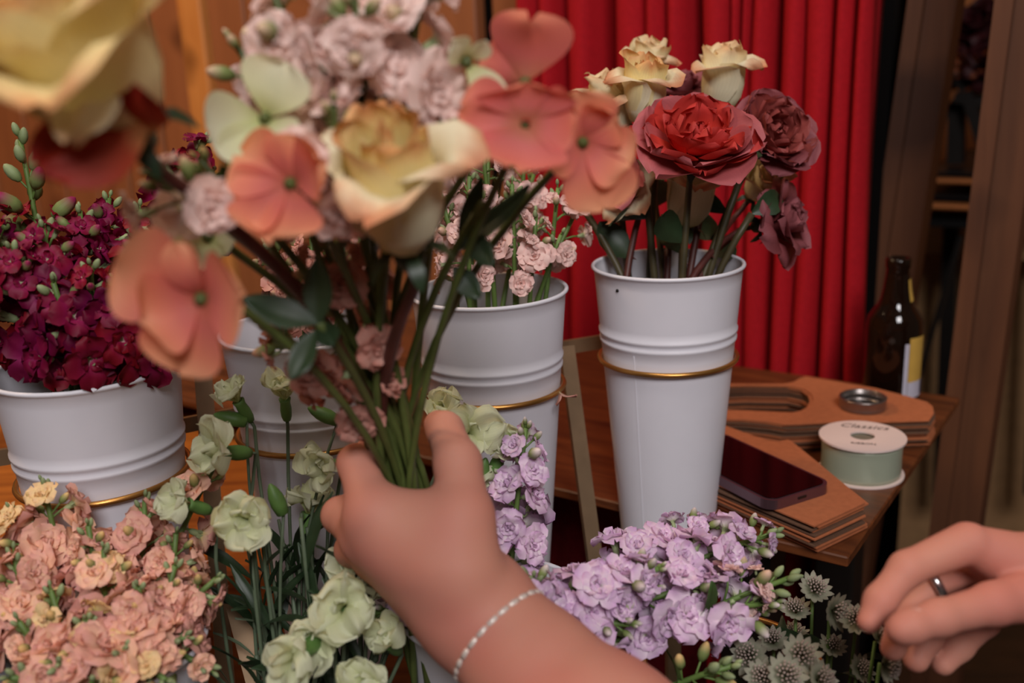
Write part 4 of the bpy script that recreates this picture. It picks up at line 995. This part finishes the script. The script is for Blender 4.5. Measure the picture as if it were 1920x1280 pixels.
rl = [  # head px, depth, facing, kind, R, palette, label
    ((1146, 208), 0.800, (-0.12, 1, 0.25), 'tight', 0.0255, CR, 'cream furled rose leftmost in the rose bucket', 3),
    ((1208, 180), 0.775, (0.02, 1, 0.20), 'tight', 0.0250, ('yellow_rose', 'cream_rose_outer'), 'cream rose with a yellow folded-back petal, second from left', 4),
    ((1212, 136), 0.860, (0.15, 1, 0.1), 'tight', 0.0230, CR, 'pinkish cream rose peeping out highest behind the yellow one', 5),
    ((1354, 158), 0.830, (0.08, 1, 0.15), 'tight', 0.0265, CR, 'tall cream rose standing alone above the large red rose', 6),
    ((1305, 262), 0.740, (0.02, 0.90, 0.62), 'garden', 0.0345, ('red_rose', 'dusk_rose'), 'large ruffled coral-red garden rose in the rose bucket', 7),
    ((1452, 250), 0.795, (0.35, 0.55, 0.75), 'garden', 0.0270, ('brick_rose', 'mauve_rose'), 'mauve-brown ruffled rose right of the large red rose', 8),
    ((1278, 182), 0.880, (0.0, 1, 0.3), 'full', 0.0230, ('mauve_rose', 'mauve_rose'), 'dark burgundy rose hidden between the cream roses', 9),
    ((1292, 372), 0.815, (0.12, 1, 0.05), 'tight', 0.0270, CR, 'cream rose half hidden under the large red rose', 10),
    ((1428, 345), 0.840, (0.30, 0.6, 0.5), 'bud', 0.0180, CR, 'wilting cream rose below the mauve rose', 11),
    ((1458, 415), 0.815, (0.75, 0.25, 0.5), 'full', 0.0240, ('mauve_rose', 'mauve_rose'), 'drooping mauve rose lowest at the right of the bucket', 12),
    ((1172, 355), 0.800, (-0.5, 0.5, 0.6), 'full', 0.0200, ('dusk_rose', 'cream_rose_outer'), 'dusky pink rose low at the left of the bucket', 13)]
rng = random.Random(5)
for hp, d, fc, kind, R, pal, lab, sd in rl:
    h = P(*hp, d); b_, m_ = in_bucket('rose', h, rng, 0.8)
    rose(h, sdir(*fc), b_, m_, kind, R, pal, sd, lab, rng.choice(['stem_dark', 'stem_wine', 'stem_dark']), 'roses in the white bucket before the curtain', leaves=1)
RS_ = []
for i, (x, y, d) in enumerate([(1230, 300, 0.82), (1330, 330, 0.84), (1390, 330, 0.80), (1410, 400, 0.79), (1100, 400, 0.83)]):
    tip = P(x, y, d); b_, m_ = in_bucket('rose', tip, rng, 0.8); base = Vector(b_); root = thing('rose_twig', base, None, 'foliage', 'bare rose stalks')
    V, F, U = tube([p - base for p in curve3(b_, m_, tip, 12)], 0.0030, 8); put('stem', mesh_data('rose_stalk', V, F, 'stem_dark', U), root)
    put('leaf', leaf_mesh('leaf_dark', 0.035, 0.010, 50), root, Matrix.Translation(tip - base) @ frame(sdir(rng.uniform(-1, 1), 0.5, 0.3)))
    root['tip'] = tuple(tip); RS_.append(root)
by_order(RS_, 'bare dark rose twig in the rose bucket, {} from the left')

# ------------------------------------------------------------------ astrantia, bottom right
def bract_mesh(seed):
    rng = random.Random(seed); parts = []
    for k in range(13):
        V, F, U = rpetal(0.0125 * rng.uniform(0.9, 1.08), 0.0024, [55, 66, 62, 58], rb=0.0010, q=0.85, p=1.15, nu=5, nv=3, seed=k); parts.append((xf(V, rz(2 * math.pi * k / 13)), F, U, 0))
    V, F, U, M = join(parts); return mesh_data('bracts', V, F, 'astrantia_bract', U)
def dome_mesh(seed):
    rng = random.Random(seed); parts = []
    for k in range(34):
        r = 0.0062 * math.sqrt((k + 0.5) / 34); a = k * GA; z = 0.0095 - r * r * 60; d = Vector((r * math.cos(a) * 80, r * math.sin(a) * 80, 1)).normalized()
        e = Vector((r * math.cos(a), r * math.sin(a), z)); parts.append((*tube([(e.x * 0.3, e.y * 0.3, 0.002), e, e + d * 0.0018], [0.0002, 0.0004, 0.0008], 4), 0))
    V, F, U, M = join(parts); return mesh_data('flower_dome', V, F, 'astrantia_dome', U)
BRM = [bract_mesh(1), bract_mesh(2)]; DOM = dome_mesh(3); L_ = []
rng = random.Random(9); ab = P(1500, 1560, 0.66) - Z * 0.20
for i, (x, y, d, fc, s) in enumerate([(1525, 1108, 0.63, (0.1, .8, .5), 1.1), (1560, 1145, 0.61, (.5, .3, .8), 1.15), (1492, 1148, 0.64, (-.1, .9, .3), 1.0), (1605, 1165, 0.60, (-.2, .8, .5), 1.05), (1408, 1232, 0.60, (-.4, .6, .6), 1.2), (1498, 1232, 0.58, (.1, .8, .7), 1.25), (1470, 1268, 0.57, (.1, .7, .7), 1.25), (1532, 1275, 0.57, (.5, .6, .6), 1.1), (1655, 1245, 0.56, (.6, .2, .7), 1.05), (1645, 1200, 0.58, (.5, .7, .3), 0.9), (1450, 1205, 0.63, (-.2, .9, .3), 1.0), (1490, 1190, 0.66, (0, 1, .2), 0.9), (1610, 1255, 0.60, (.3, .6, .6), 0.9), (1430, 1272, 0.58, (-.2, .7, .6), 1.1), (1560, 1215, 0.62, (0, .9, .4), 0.9), (1380, 1262, 0.62, (-.3, .9, .2), 0.9)]):
    h = P(x, y, d); fcw = sdir(*fc); base = ab + Vector((rng.uniform(-.02, .02), rng.uniform(-.02, .02), 0)); root = thing('astrantia', base, None, 'flower', 'astrantia stems at the bottom right')
    pts = curve3(base, (base + h) / 2 + Vector(((h.x - base.x) * 0.25, 0, 0.01)), h - fcw * 0.002, 12)
    parts = [(*tube([p - base for p in pts], 0.0011, 5), 0)]
    M = Matrix.Translation(h - base) @ frame(fcw, rng.random() * 6) @ Matrix.Scale(s * 0.85, 4)
    put('bracts', BRM[i % 2], root, M); put('flower_dome', DOM, root, M)
    V, F, U, M_ = join(parts); put('stem', mesh_data('astrantia_stem', V, F, 'stem_green', U), root)
    for k in range(4):
        j = 7 + k; p = pts[min(11, j)] - base; o = Vector((rng.uniform(-1, 1), rng.uniform(-1, 1), rng.uniform(0.2, 1))).normalized()
        put('leaf', leaf_mesh('leaf_dark', 0.030, 0.0050, 50), root, Matrix.Translation(p) @ frame(o, rng.random() * 6))
    root['tip'] = tuple(h); L_.append(root)
by_order(L_, 'greyish white astrantia stem at the bottom right, {} head from the left')
# dark vessel that carries them
V, F, U = lathe([(0.0, 0.0), (0.045, 0.0), (0.050, 0.01), (0.058, 0.12), (0.060, 0.19), (0.057, 0.19), (0.055, 0.12), (0.046, 0.012), (0.0, 0.010)], 40)
vz = put('dark_vase', mesh_data('dark_vase', V, F, 'vase_dark')); vz.location = (ab.x, ab.y, ab.z - 0.012); tag(vz, 'dark bucket below the astrantia, at the bottom right', 'bucket')
# dark flowers in a vase on the back room table
oz = V_(1845, 330, BP, E2) + E2 * 0.30; (ua_, za_) = bu(1845, 326); oz.z = BP.z + za_ + 0.001
vs = thing('flower_arrangement', oz, 'dark arrangement of orange and wine flowers in the back room', 'flowers')
V, F, U = lathe([(0.0, 0.0), (0.05, 0.0), (0.07, 0.05), (0.055, 0.11), (0.05, 0.11), (0.0, 0.02)], 24); put('vase', mesh_data('vase', V, F, 'vase_dark'), vs)
rng = random.Random(31)
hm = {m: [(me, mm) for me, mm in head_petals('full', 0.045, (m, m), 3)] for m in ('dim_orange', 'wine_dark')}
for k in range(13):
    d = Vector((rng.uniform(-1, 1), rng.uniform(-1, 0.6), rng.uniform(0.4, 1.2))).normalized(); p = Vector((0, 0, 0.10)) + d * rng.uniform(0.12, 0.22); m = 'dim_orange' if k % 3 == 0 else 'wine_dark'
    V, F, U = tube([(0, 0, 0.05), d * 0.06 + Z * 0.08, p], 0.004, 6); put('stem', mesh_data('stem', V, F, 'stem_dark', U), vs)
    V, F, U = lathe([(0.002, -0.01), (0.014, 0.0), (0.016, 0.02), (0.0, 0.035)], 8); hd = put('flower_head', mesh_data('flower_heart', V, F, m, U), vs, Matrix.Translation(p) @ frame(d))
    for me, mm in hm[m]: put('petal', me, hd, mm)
for k in range(10):
    d = Vector((rng.uniform(-1, 1), rng.uniform(-1, 0.3), rng.uniform(-0.1, 0.7))).normalized(); put('leaf', leaf_mesh('leaf_dark', 0.16, 0.035, 50), vs, Matrix.Translation((0, 0, 0.10)) @ frame(d, rng.random() * 6))

# ------------------------------------------------------------------ the bouquet in the hand
G = P(745, 872, 0.556)                                       # where the fist closes on the stems
GL = P(812, 1320, 0.622)                                     # their cut ends below the fist
rng = random.Random(13); slot = [0]
def grip():
    k = slot[0]; slot[0] += 1; r = 0.0145 * math.sqrt(((k * 7) % 22 + 0.5) / 22); a = k * GA; ax = (G - GL).normalized(); x = ax.orthogonal().normalized(); y = ax.cross(x)
    o = x * math.cos(a) * r + y * math.sin(a) * r
    return GL + ax * rng.uniform(-0.035, 0.02) - o * 1.2, G + o
BG = 'flowers in the held bouquet'
def bd(d): return 0.556 - (0.556 - d) * 1.25              # how far towards the viewer the bouquet leans
def bk(d): return bd(d) / d
YR = ('yellow_rose', 'cream_rose_outer')
def b_rose(hp, d, fc, kind, R, pal, sd, lab, stem):
    b_, g_ = grip(); return rose(P(*hp, bd(d)), sdir(*fc), b_, g_, kind, R * bk(d), pal, sd, lab, stem, BG, leaves=0, srad=0.0033, thorns=3)
ra = b_rose((160, 118), 0.385, (-0.22, 0.85, 0.62), 'bud', 0.0365, ('yellow_rose', 'yellow_rose'), 41, 'large blurred cream rose at the top left of the held bouquet', 'stem_wine')
b_rose((745, 368), 0.440, (-0.06, 0.90, 0.45), 'tight', 0.0310, YR, 42, 'cream rose in the middle of the held bouquet', 'stem_wine')
# two russet outer petals drooping under the top left rose
hd_ = [c for c in ra.children if c.name.startswith('flower_head')][0]
def drooping(name, a, b, w, mat, parent, bulge=0.006, cupv=0.2):
    """a loose petal between two points, as a child of a flower head"""
    a, b = Vector(a), Vector(b); L = (b - a).length; V, F, U = rpetal(L, w, [0, 12, -6, -18], rb=0, p=1.2, q=0.5, cup=cupv, ruf=0.003, nu=9, nv=9, seed=5)
    bpy.context.view_layer.update()
    q_ = (b - a).normalized(); x = (-Vector((0, 1, 0)) * 0.9 + Z * 0.3); x = (x - q_ * x.dot(q_)).normalized(); y = q_.cross(x)
    M = Matrix(((x.x, y.x, q_.x, a.x), (x.y, y.y, q_.y, a.y), (x.z, y.z, q_.z, a.z), (0, 0, 0, 1)))
    return put(name, mesh_data(name, V, F, mat, U), parent, parent.matrix_world.inverted() @ M)
drooping('petal', P(280, 225, 0.345), P(70, 320, 0.325), 0.0150, 'russet_petal', hd_)
drooping('petal', P(200, 110, 0.335), P(135, 268, 0.318), 0.0105, 'cream_rose', hd_)
drooping('petal', P(285, 250, 0.342), P(255, 165, 0.322), 0.0090, 'russet_petal', hd_)
def b_stock2(tip, d, top_mid, n, sp_, fs, sd, lab, colour='blush', **kw):
    """stem that runs straight from the fist to a waypoint, then up to its tip"""
    b_, g_ = grip(); base = b_
    return stock(b_, g_, P(*tip, bd(d)), colour, n, sp_ * bk(d), fs * bk(d), sd, 5, group=BG, label=lab, leaves=kw.pop('leaves', 0), spread=1.15, greentip=False, stem='stem_olive', **kw)
b_stock2((500, -40), 0.435, None, 11, 0.070, 0.036, 61, 'blush pink stock spike rising at the top of the held bouquet')
b_stock2((665, 0), 0.430, None, 10, 0.055, 0.040, 62, 'blush pink stock with broad florets at the top middle of the bouquet')
b_stock2((800, -50), 0.440, None, 11, 0.080, 0.037, 63, 'blush pink stock spike rightmost at the top of the bouquet')
b_stock2((440, 80), 0.455, None, 9, 0.065, 0.033, 64, 'blush pink stock leaning left beside the wooden boards')
b_stock2((625, 200), 0.432, None, 6, 0.030, 0.032, 65, 'short blush stock tucked above the middle rose')
b_stock2((600, 440), 0.500, None, 9, 0.055, 0.026, 66, 'shaded dusty pink stock behind the middle rose', 'dusty')
b_stock2((495, 610), 0.520, None, 6, 0.030, 0.026, 67, 'dusty pink stock low behind the dark leaves', 'dusty')
b_stock2((655, 640), 0.520, None, 5, 0.025, 0.022, 68, 'small dusty pink stock low among the green stems', 'dusty')
b_stock2((285, 330), 0.430, None, 4, 0.016, 0.028, 69, 'blush pink stock tip under the large cream rose')
b_stock2((375, 300), 0.470, None, 6, 0.040, 0.026, 70, 'peach-pink stock between the cream rose and the coral bloom', 'peach')
# coral blooms with few broad petals
V, F, U = lathe([(0.0015, -0.0050), (0.0040, -0.0025), (0.0046, 0.0010), (0.0034, 0.0046), (0.0, 0.0062)], 10); HEART = mesh_data('bloom_heart', V, F, 'stem_olive', U)
def coral(hp, d, fc, R, petals, sd, lab, mat='coral_petal', heart=True, sw=0.0020, grp=BG):
    """petals: (angle, length, half width, [opening angles])"""
    b_, g_ = grip(); base = Vector(b_); R = R * bk(d); h = P(*hp, bd(d)); f_ = sdir(*fc); root = thing('open_bloom', base, lab, 'flower', grp)
    pts = curve3(base, g_, h - f_ * 0.014, 14) + [h - f_ * 0.004]
    V, F, U = tube([p - base for p in pts], sw, 7); put('stem', mesh_data('bloom_stem', V, F, 'stem_olive', U), root)
    up = Z - f_ * Z.dot(f_); up.normalize(); x = up.cross(f_).normalized()                 # angle 0 = right, 90 = up
    M = Matrix(((x.x, up.x, f_.x, (h - base).x), (x.y, up.y, f_.y, (h - base).y), (x.z, up.z, f_.z, (h - base).z), (0, 0, 0, 1)))
    if heart: put('heart', HEART, root, M @ Matrix.Scale(0.6, 4))
    for i, (a, L, W, th) in enumerate(petals):
        V, F, U = rpetal(L * R, W * R, th, rb=0.002, p=1.55, q=0.5, ruf=0.075 * R, rf=1.5, cup=0.26, nu=11, nv=11, seed=sd * 10 + i, notch=0.03)
        put('petal', mesh_data('bloom_petal', V, F, mat, U), root, M @ rz(math.radians(a)))
    root['tip'] = tuple(h); return root
coral((378, 560), 0.415, (-0.15, 0.10, 1.0), 0.032, [(150, 1.12, 0.66, [55, 80, 84, 70]), (250, 0.98, 0.58, [60, 86, 92, 84]), (5, 0.72, 0.62, [50, 72, 70, 50]), (100, 0.80, 0.26, [35, 60, 85, 95]), (200, 0.75, 0.55, [45, 65, 55, 40])], 81, 'coral bloom lowest at the left of the bouquet, over the white bucket')
coral((545, 345), 0.428, (-0.10, 0.30, 0.9), 0.0265, [(258, 0.98, 0.80, [60, 80, 70, 55]), (20, 0.95, 0.55, [50, 60, 40, 20]), (150, 0.90, 0.60, [55, 75, 85, 95]), (70, 0.75, 0.50, [50, 60, 70, 80]), (205, 0.85, 0.60, [55, 80, 88, 80])], 82, 'coral bloom with a dark heart beside the middle rose')
coral((985, 155), 0.455, (0.15, 0.30, -0.85), 0.0265, [(100, 1.08, 0.72, [60, 84, 95, 100]), (20, 0.85, 0.50, [50, 75, 85, 90]), (-40, 0.75, 0.45, [45, 70, 90, 100])], 83, 'rosy bloom with one round upright petal before the curtain', 'rosy_petal', True)
coral((985, 232), 0.440, (0.0, 0.20, 1.0), 0.0275, [(165, 1.02, 0.56, [60, 84, 88, 80]), (85, 0.62, 0.80, [50, 70, 60, 40]), (0, 0.80, 0.52, [55, 75, 70, 60]), (255, 0.82, 0.78, [50, 74, 62, 45])], 84, 'wide rosy bloom in front of the pale pink stock', 'rosy_petal', False)
coral((1092, 268), 0.460, (0.10, 0.15, 0.95), 0.0270, [(95, 0.85, 0.62, [50, 70, 70, 62]), (40, 0.70, 0.45, [50, 66, 60, 50]), (285, 1.15, 0.66, [60, 82, 90, 96]), (190, 0.75, 0.52, [50, 72, 76, 70]), (330, 0.85, 0.55, [50, 75, 80, 80])], 85, 'coral bloom farthest right in the bouquet, overlapping the roses')
# pale mint blooms in the bouquet
coral((498, 222), 0.438, (-0.10, 0.25, 0.95), 0.024, [(62, 1.02, 0.70, [55, 80, 86, 84]), (195, 1.00, 0.66, [55, 80, 84, 78]), (300, 0.66, 0.55, [50, 76, 80, 78]), (235, 0.95, 0.45, [50, 80, 96, 104])], 86, 'pale mint bloom with broad petals at the bouquet centre left', 'mint_petal', True)
coral((392, 445), 0.470, (-0.2, 0.35, 0.8), 0.020, [(100, 0.9, 0.5, [50, 70, 60, 40]), (0, 0.9, 0.55, [50, 70, 80, 70]), (200, 0.8, 0.5, [50, 70, 70, 60]), (290, 0.9, 0.5, [50, 70, 70, 60])], 87, 'pale mint bloom above the lowest coral bloom', 'mint_petal', True)
coral((872, 115), 0.450, (0.4, -0.2, 0.6), 0.016, [(300, 1.6, 0.5, [20, 40, 55, 60]), (140, 1.0, 0.45, [40, 60, 70, 70]), (60, 0.8, 0.35, [30, 50, 60, 60])], 88, 'yellowish green bud bloom by the wooden boards', 'mint_petal', True)
# leafy sprigs
def sprig(tip, d, lab, lv, mat='leaf_dark', sr=0.0022):
    b_, g_ = grip(); base = Vector(b_); t_ = P(*tip, bd(d)); root = thing('leafy_sprig', base, lab, 'foliage', BG)
    V, F, U = tube([p - base for p in curve3(base, g_, t_, 14)], sr, 7); put('stem', mesh_data('sprig_stem', V, F, 'stem_olive', U), root)
    for (px, py, dd), (qx, qy, qd), w in lv:
        a, b = P(px, py, bd(dd)), P(qx, qy, bd(qd)); L = (b - a).length; V, F, U = rpetal(L, w, [0, 10, -4, -12], rb=0, p=0.9, q=0.75, cup=0.18, ruf=0.001, nu=9, nv=7, seed=3)
        z_ = (b - a).normalized(); x = Vector((0.15, 0.75, -0.6)); x = (x - z_ * x.dot(z_)).normalized(); y = z_.cross(x); c = a - base
        put('leaf', mesh_data('leaf', V, F, mat, U), root, Matrix(((x.x, y.x, z_.x, c.x), (x.y, y.y, z_.y, c.y), (x.z, y.z, z_.z, c.z), (0, 0, 0, 1))))
sprig((598, 605), 0.465, 'sprig with four dark pointed leaves low on the bouquet', [((598, 608, 0.465), (592, 484, 0.46), 0.0072), ((596, 606, 0.465), (455, 560, 0.455), 0.0072), ((590, 620, 0.465), (545, 712, 0.46), 0.0062), ((600, 600, 0.465), (625, 650, 0.47), 0.0060)])
sprig((845, 205), 0.480, 'sprig with dark leaves by the pale pink stock', [((800, 235, 0.48), (868, 196, 0.47), 0.006), ((800, 240, 0.48), (770, 190, 0.48), 0.005)])
sprig((905, 380), 0.480, 'dark twig with small leaves right of the middle rose', [((860, 450, 0.49), (905, 330, 0.48), 0.005), ((870, 430, 0.49), (925, 500, 0.48), 0.006), ((850, 500, 0.495), (900, 560, 0.49), 0.006), ((858, 470, 0.49), (995, 345, 0.48), 0.0055)])
sprig((425, 345), 0.460, 'green twig with one bright leaf left of the coral bloom', [((440, 385, 0.46), (415, 310, 0.455), 0.0052)], 'leaf_green')
sprig((660, 180), 0.455, 'pair of long green leaves between the blush stocks', [((625, 215, 0.455), (560, 110, 0.45), 0.005), ((625, 220, 0.455), (640, 110, 0.45), 0.004), ((640, 215, 0.46), (690, 150, 0.455), 0.004)], 'leaf_green')
sprig((770, 250), 0.455, 'green twig rising behind the middle rose', [((760, 250, 0.455), (752, 150, 0.45), 0.004), ((775, 240, 0.455), (800, 170, 0.45), 0.004)], 'leaf_green')

# ------------------------------------------------------------------ the person's arms and hands
def caps(chain):
    return [(P(*a[:3]), P(*b[:3]), a[3], b[3]) for a, b in zip(chain[:-1], chain[1:])]
person = thing('person', Vector((0.72, 0.10, 0)), 'bare-armed person holding the bouquet and reaching out to the astrantia', 'person')
po = Vector(person.location)
# left hand, fist round the stems, back of the hand to the viewer
W_ = (890, 1142, 0.528)
palm = caps([(*W_, .0255), (705, 965, 0.525, .0150)]) + caps([(*W_, .0255), (690, 1005, 0.538, .0155)]) + caps([(*W_, .0255), (710, 1040, 0.555, .0150)]) + caps([(*W_, .0245), (742, 1062, 0.572, .0145)]) \
    + caps([(1330, 1560, 0.440, .043), (1130, 1385, 0.480, .0385), (1000, 1258, 0.508, .0315), (*W_, .0265), (820, 1050, 0.520, .0225)]) \
    + caps([(860, 1070, 0.512, .0190), (862, 985, 0.520, .0160)]) + caps([(700, 965, 0.528, .0125), (855, 972, 0.526, .0135)]) + caps([(740, 1010, 0.528, .018), (840, 1000, 0.522, .018)])
index = caps([(702, 962, 0.525, .0130), (668, 868, 0.545, .0100), (690, 852, 0.585, .0085), (748, 866, 0.592, .0075)])
middle = caps([(690, 1005, 0.537, .0135), (638, 966, 0.568, .0102), (678, 940, 0.600, .0088), (752, 942, 0.600, .0078)])
ringf = caps([(712, 1042, 0.553, .0130), (660, 1030, 0.588, .0098), (705, 1010, 0.614, .0084), (770, 1008, 0.608, .0075)])
pinky = caps([(742, 1062, 0.572, .0118), (700, 1076, 0.604, .0088), (742, 1068, 0.622, .0076), (790, 1062, 0.614, .0068)])
thumb = caps([(868, 1060, 0.514, .0185), (868, 965, 0.522, .0150), (858, 868, 0.540, .0125), (834, 806, 0.566, .0100), (822, 796, 0.576, .0085)])
Vh, Fh = implicit([(palm, 0.012), (index, 0.004), (middle, 0.004), (ringf, 0.004), (pinky, 0.004), (thumb, 0.005)], 0.0055, 0.0016)
put('left_arm', mesh_data('left_arm', Vh - np.array(po), Fh, 'skin'), person)
# right hand, thumb towards the viewer, fingers bent down
W2 = (1990, 1092, 0.505)
palm2 = caps([(*W2, .0220), (1822, 1022, 0.497, .0104)]) + caps([(*W2, .0225), (1838, 1050, 0.515, .0112)]) + caps([(*W2, .0215), (1856, 1072, 0.530, .0108)]) + caps([(*W2, .0205), (1878, 1098, 0.540, .0100)]) \
    + caps([(2900, 1240, 0.47, .043), (2500, 1175, 0.48, .038), (2160, 1115, 0.498, .0270), (*W2, .0235), (1915, 1075, 0.510, .0175)])
index2 = caps([(1812, 1018, 0.496, .0104), (1700, 1066, 0.488, .0082), (1651, 1125, 0.483, .0073), (1630, 1164, 0.480, .0058)])
middle2 = caps([(1836, 1044, 0.518, .0104), (1738, 1100, 0.520, .0076), (1692, 1166, 0.508, .0074), (1675, 1214, 0.502, .0064)])
ring2 = caps([(1856, 1070, 0.531, .0108), (1782, 1128, 0.532, .0082), (1738, 1196, 0.522, .0074), (1718, 1236, 0.516, .0066)])
pinky2 = caps([(1876, 1098, 0.540, .0096), (1846, 1164, 0.538, .0078), (1798, 1212, 0.528, .0070), (1768, 1244, 0.522, .0061)])
thumb2 = caps([(1960, 1110, 0.492, .0150), (1862, 1132, 0.474, .0096), (1760, 1158, 0.462, .0080), (1706, 1174, 0.457, .0074), (1688, 1180, 0.456, .0064)])
Vh2, Fh2 = implicit([(palm2, 0.008), (index2, 0.0040), (middle2, 0.0040), (ring2, 0.0040), (pinky2, 0.0040), (thumb2, 0.005)], 0.0028, 0.0013)
put('right_arm', mesh_data('right_arm', Vh2 - np.array(po), Fh2, 'skin'), person)
# thumb nail
def nail(c, along_, out, L, W, parent):
    z_ = Vector(along_).normalized(); x = Vector(out); x = (x - z_ * x.dot(z_)).normalized(); y = z_.cross(x); V, F, U = [], [], []
    for j in range(6):
        for i in range(7):
            s, t = j / 5 - 0.5, i / 6 * 2 - 1; w = W * math.sqrt(max(0.05, 1 - (abs(s) * 1.7) ** 4)); pnt = Vector(c) + z_ * (s * L) + y * (t * w) + x * (0.0004 - 0.30 * W * t * t - 0.0006 * (2 * s) ** 2); V.append(tuple(pnt - po))
    F = [(j * 7 + i, j * 7 + i + 1, (j + 1) * 7 + i + 1, (j + 1) * 7 + i) for j in range(5) for i in range(6)]
    o = put('thumb_nail', mesh_data('thumb_nail', V, F, 'nail_pink'), parent); o.modifiers.new('t', 'SOLIDIFY').thickness = 0.0006; return o
ta, tb_ = P(1757, 1152, 0.462), P(1696, 1174, 0.4565); out_ = sdir(-0.15, 0.80, 0.62); nail(tb_ + (ta - tb_) * 0.32 + out_ * 0.0078, ta - tb_, out_, 0.0105, 0.0046, person)
# silver ring on the middle finger
ra_, rb2 = P(1836, 1048, 0.516), P(1738, 1098, 0.518); V, F = torus(0.0096, 0.0012, 40, 8); V = V * np.array((1, 1, 2.0))
put('finger_ring', mesh_data('finger_ring', V, F, 'silver'), person, Matrix.Translation(rb2 + (ra_ - rb2) * 0.12 - po) @ frame(ra_ - rb2))
# bead bracelet on the left wrist
wa, wb = P(1000, 1258, 0.508), P(*W_); c = wa + (wb - wa) * 0.55; d_ = (wb - wa).normalized(); d_ = (d_ + sdir(-0.35, 0.10, 0.2) * 0.0).normalized(); Mb = frame(d_)
V, F, U = lathe([(0.0, -0.0026), (0.0011, -0.0024), (0.0014, 0.0), (0.0011, 0.0024), (0.0, 0.0026)], 8); BEAD = mesh_data('bead', V, F, 'bracelet_white', U)
V, F = torus(0.0300, 0.0005, 60, 5); bl = put('bracelet', mesh_data('bracelet_cord', V, F, 'silver'), person, Matrix.Translation(c - po) @ Mb)
for k in range(26):
    a = 2 * math.pi * k / 26; put('bead', BEAD, bl, rz(a) @ Matrix.Translation((0.0300, 0, 0)) @ Matrix.Rotation(math.pi / 2, 4, 'X') @ Matrix.Scale(1.35, 4))

# the rest of the person, standing at the right just outside the picture: dark clothes, head, shoes
EL, ER = P(1330, 1560, 0.440), P(2900, 1240, 0.470)
SL, SR = Vector((0.50, -0.10, 1.28)), Vector((0.86, 0.34, 1.30))
mid = (SL + SR) / 2; hips = mid + Vector((0.06, -0.02, -0.48))
def cp(*seq): return [(a, b, ra, rb) for (a, ra), (b, rb) in zip(seq[:-1], seq[1:])]
near = lambda e, s, k: e + (s - e) * k
torso = cp((SL, 0.055), (mid + Z * 0.03, 0.075), (SR, 0.055)) + cp((mid - Z * 0.02, 0.115), (mid - Z * 0.25, 0.115), (hips, 0.135)) + cp((near(SL, SR, .22) - Z * 0.10, 0.085), (near(SL, SR, .78) - Z * 0.10, 0.085)) \
    + cp((EL, 0.050), (SL, 0.060)) + cp((ER, 0.050), (SR, 0.060))
sd_ = (SR - SL).normalized(); sd_.z = 0
legs = []
for s_ in (-1, 1):
    h_ = hips + sd_ * 0.075 * s_; legs += cp((h_, 0.095), (Vector((h_.x - 0.01, h_.y, 0.48)), 0.068), (Vector((h_.x + 0.01, h_.y, 0.09)), 0.055))
Vc, Fc = implicit([(torso, 0.03), (legs, 0.02)], 0.03, 0.010)
put('dark_clothes', mesh_data('dark_clothes', Vc - np.array(po), Fc, 'sleeve_dark'), person)
fw = Vector((sd_.y, -sd_.x, 0)) * -1.0
if fw.x > 0: fw = -fw                                        # the way the person faces, towards the flowers
hc = mid + Z * 0.30 + fw * 0.03
head = [(hc + Z * 0.02 - fw * 0.02, hc - Z * 0.02, 0.078, 0.074), (hc - Z * 0.03 + fw * 0.02, hc - Z * 0.075 + fw * 0.045, 0.062, 0.036)] + cp((mid + Z * 0.03, 0.055), (hc - Z * 0.08, 0.050))
face = [(hc + fw * 0.074 + Z * 0.005, hc + fw * 0.094 - Z * 0.028, 0.010, 0.012)] + [(hc + sd_ * 0.076 * s_ + Z * 0.01, hc + sd_ * 0.078 * s_ - Z * 0.03, 0.012, 0.009) for s_ in (-1, 1)] + [(hc + fw * 0.080 - Z * 0.058 - sd_ * 0.014, hc + fw * 0.080 - Z * 0.058 + sd_ * 0.014, 0.007, 0.007)]
Vd, Fd = implicit([(head, 0.03), (face, 0.006)], 0.010, 0.006)
hd2 = put('head', mesh_data('head', Vd - np.array(po), Fd, 'skin'), person)
V, F, U = lathe([(0.0, -0.010), (0.008, -0.006), (0.010, 0.0), (0.008, 0.006), (0.0, 0.010)], 12); EYE = mesh_data('eye', V, F, 'black_plastic', U)
for s_ in (-1, 1): put('eye', EYE, hd2, Matrix.Translation(hc + fw * 0.068 + sd_ * 0.030 * s_ + Z * 0.010 - po))
hair = [(hc + Z * 0.035 - fw * 0.03, hc - Z * 0.02 - fw * 0.045, 0.080, 0.078), (hc + Z * 0.055 + fw * 0.02, hc + Z * 0.05 - fw * 0.03, 0.060, 0.070), (hc - fw * 0.06 - Z * 0.03, hc - fw * 0.075 - Z * 0.18, 0.066, 0.045)]
Vd, Fd = implicit([(hair, 0.02)], 0.01, 0.006)
put('hair', mesh_data('hair', Vd - np.array(po), Fd, 'stem_dark'), person)
for s_ in (-1, 1):
    h_ = hips + sd_ * 0.075 * s_; a_ = Vector((h_.x + 0.01, h_.y, 0.045)); Vd, Fd = implicit([([(a_ - fw * 0.03, a_ + fw * 0.12 - Z * 0.01, 0.045, 0.034)], 0.01)], 0.01, 0.006); Vd[:, 2] = np.maximum(Vd[:, 2], 0.001)
    put('shoe', mesh_data('shoe', Vd - np.array(po), Fd, 'black_plastic'), person)
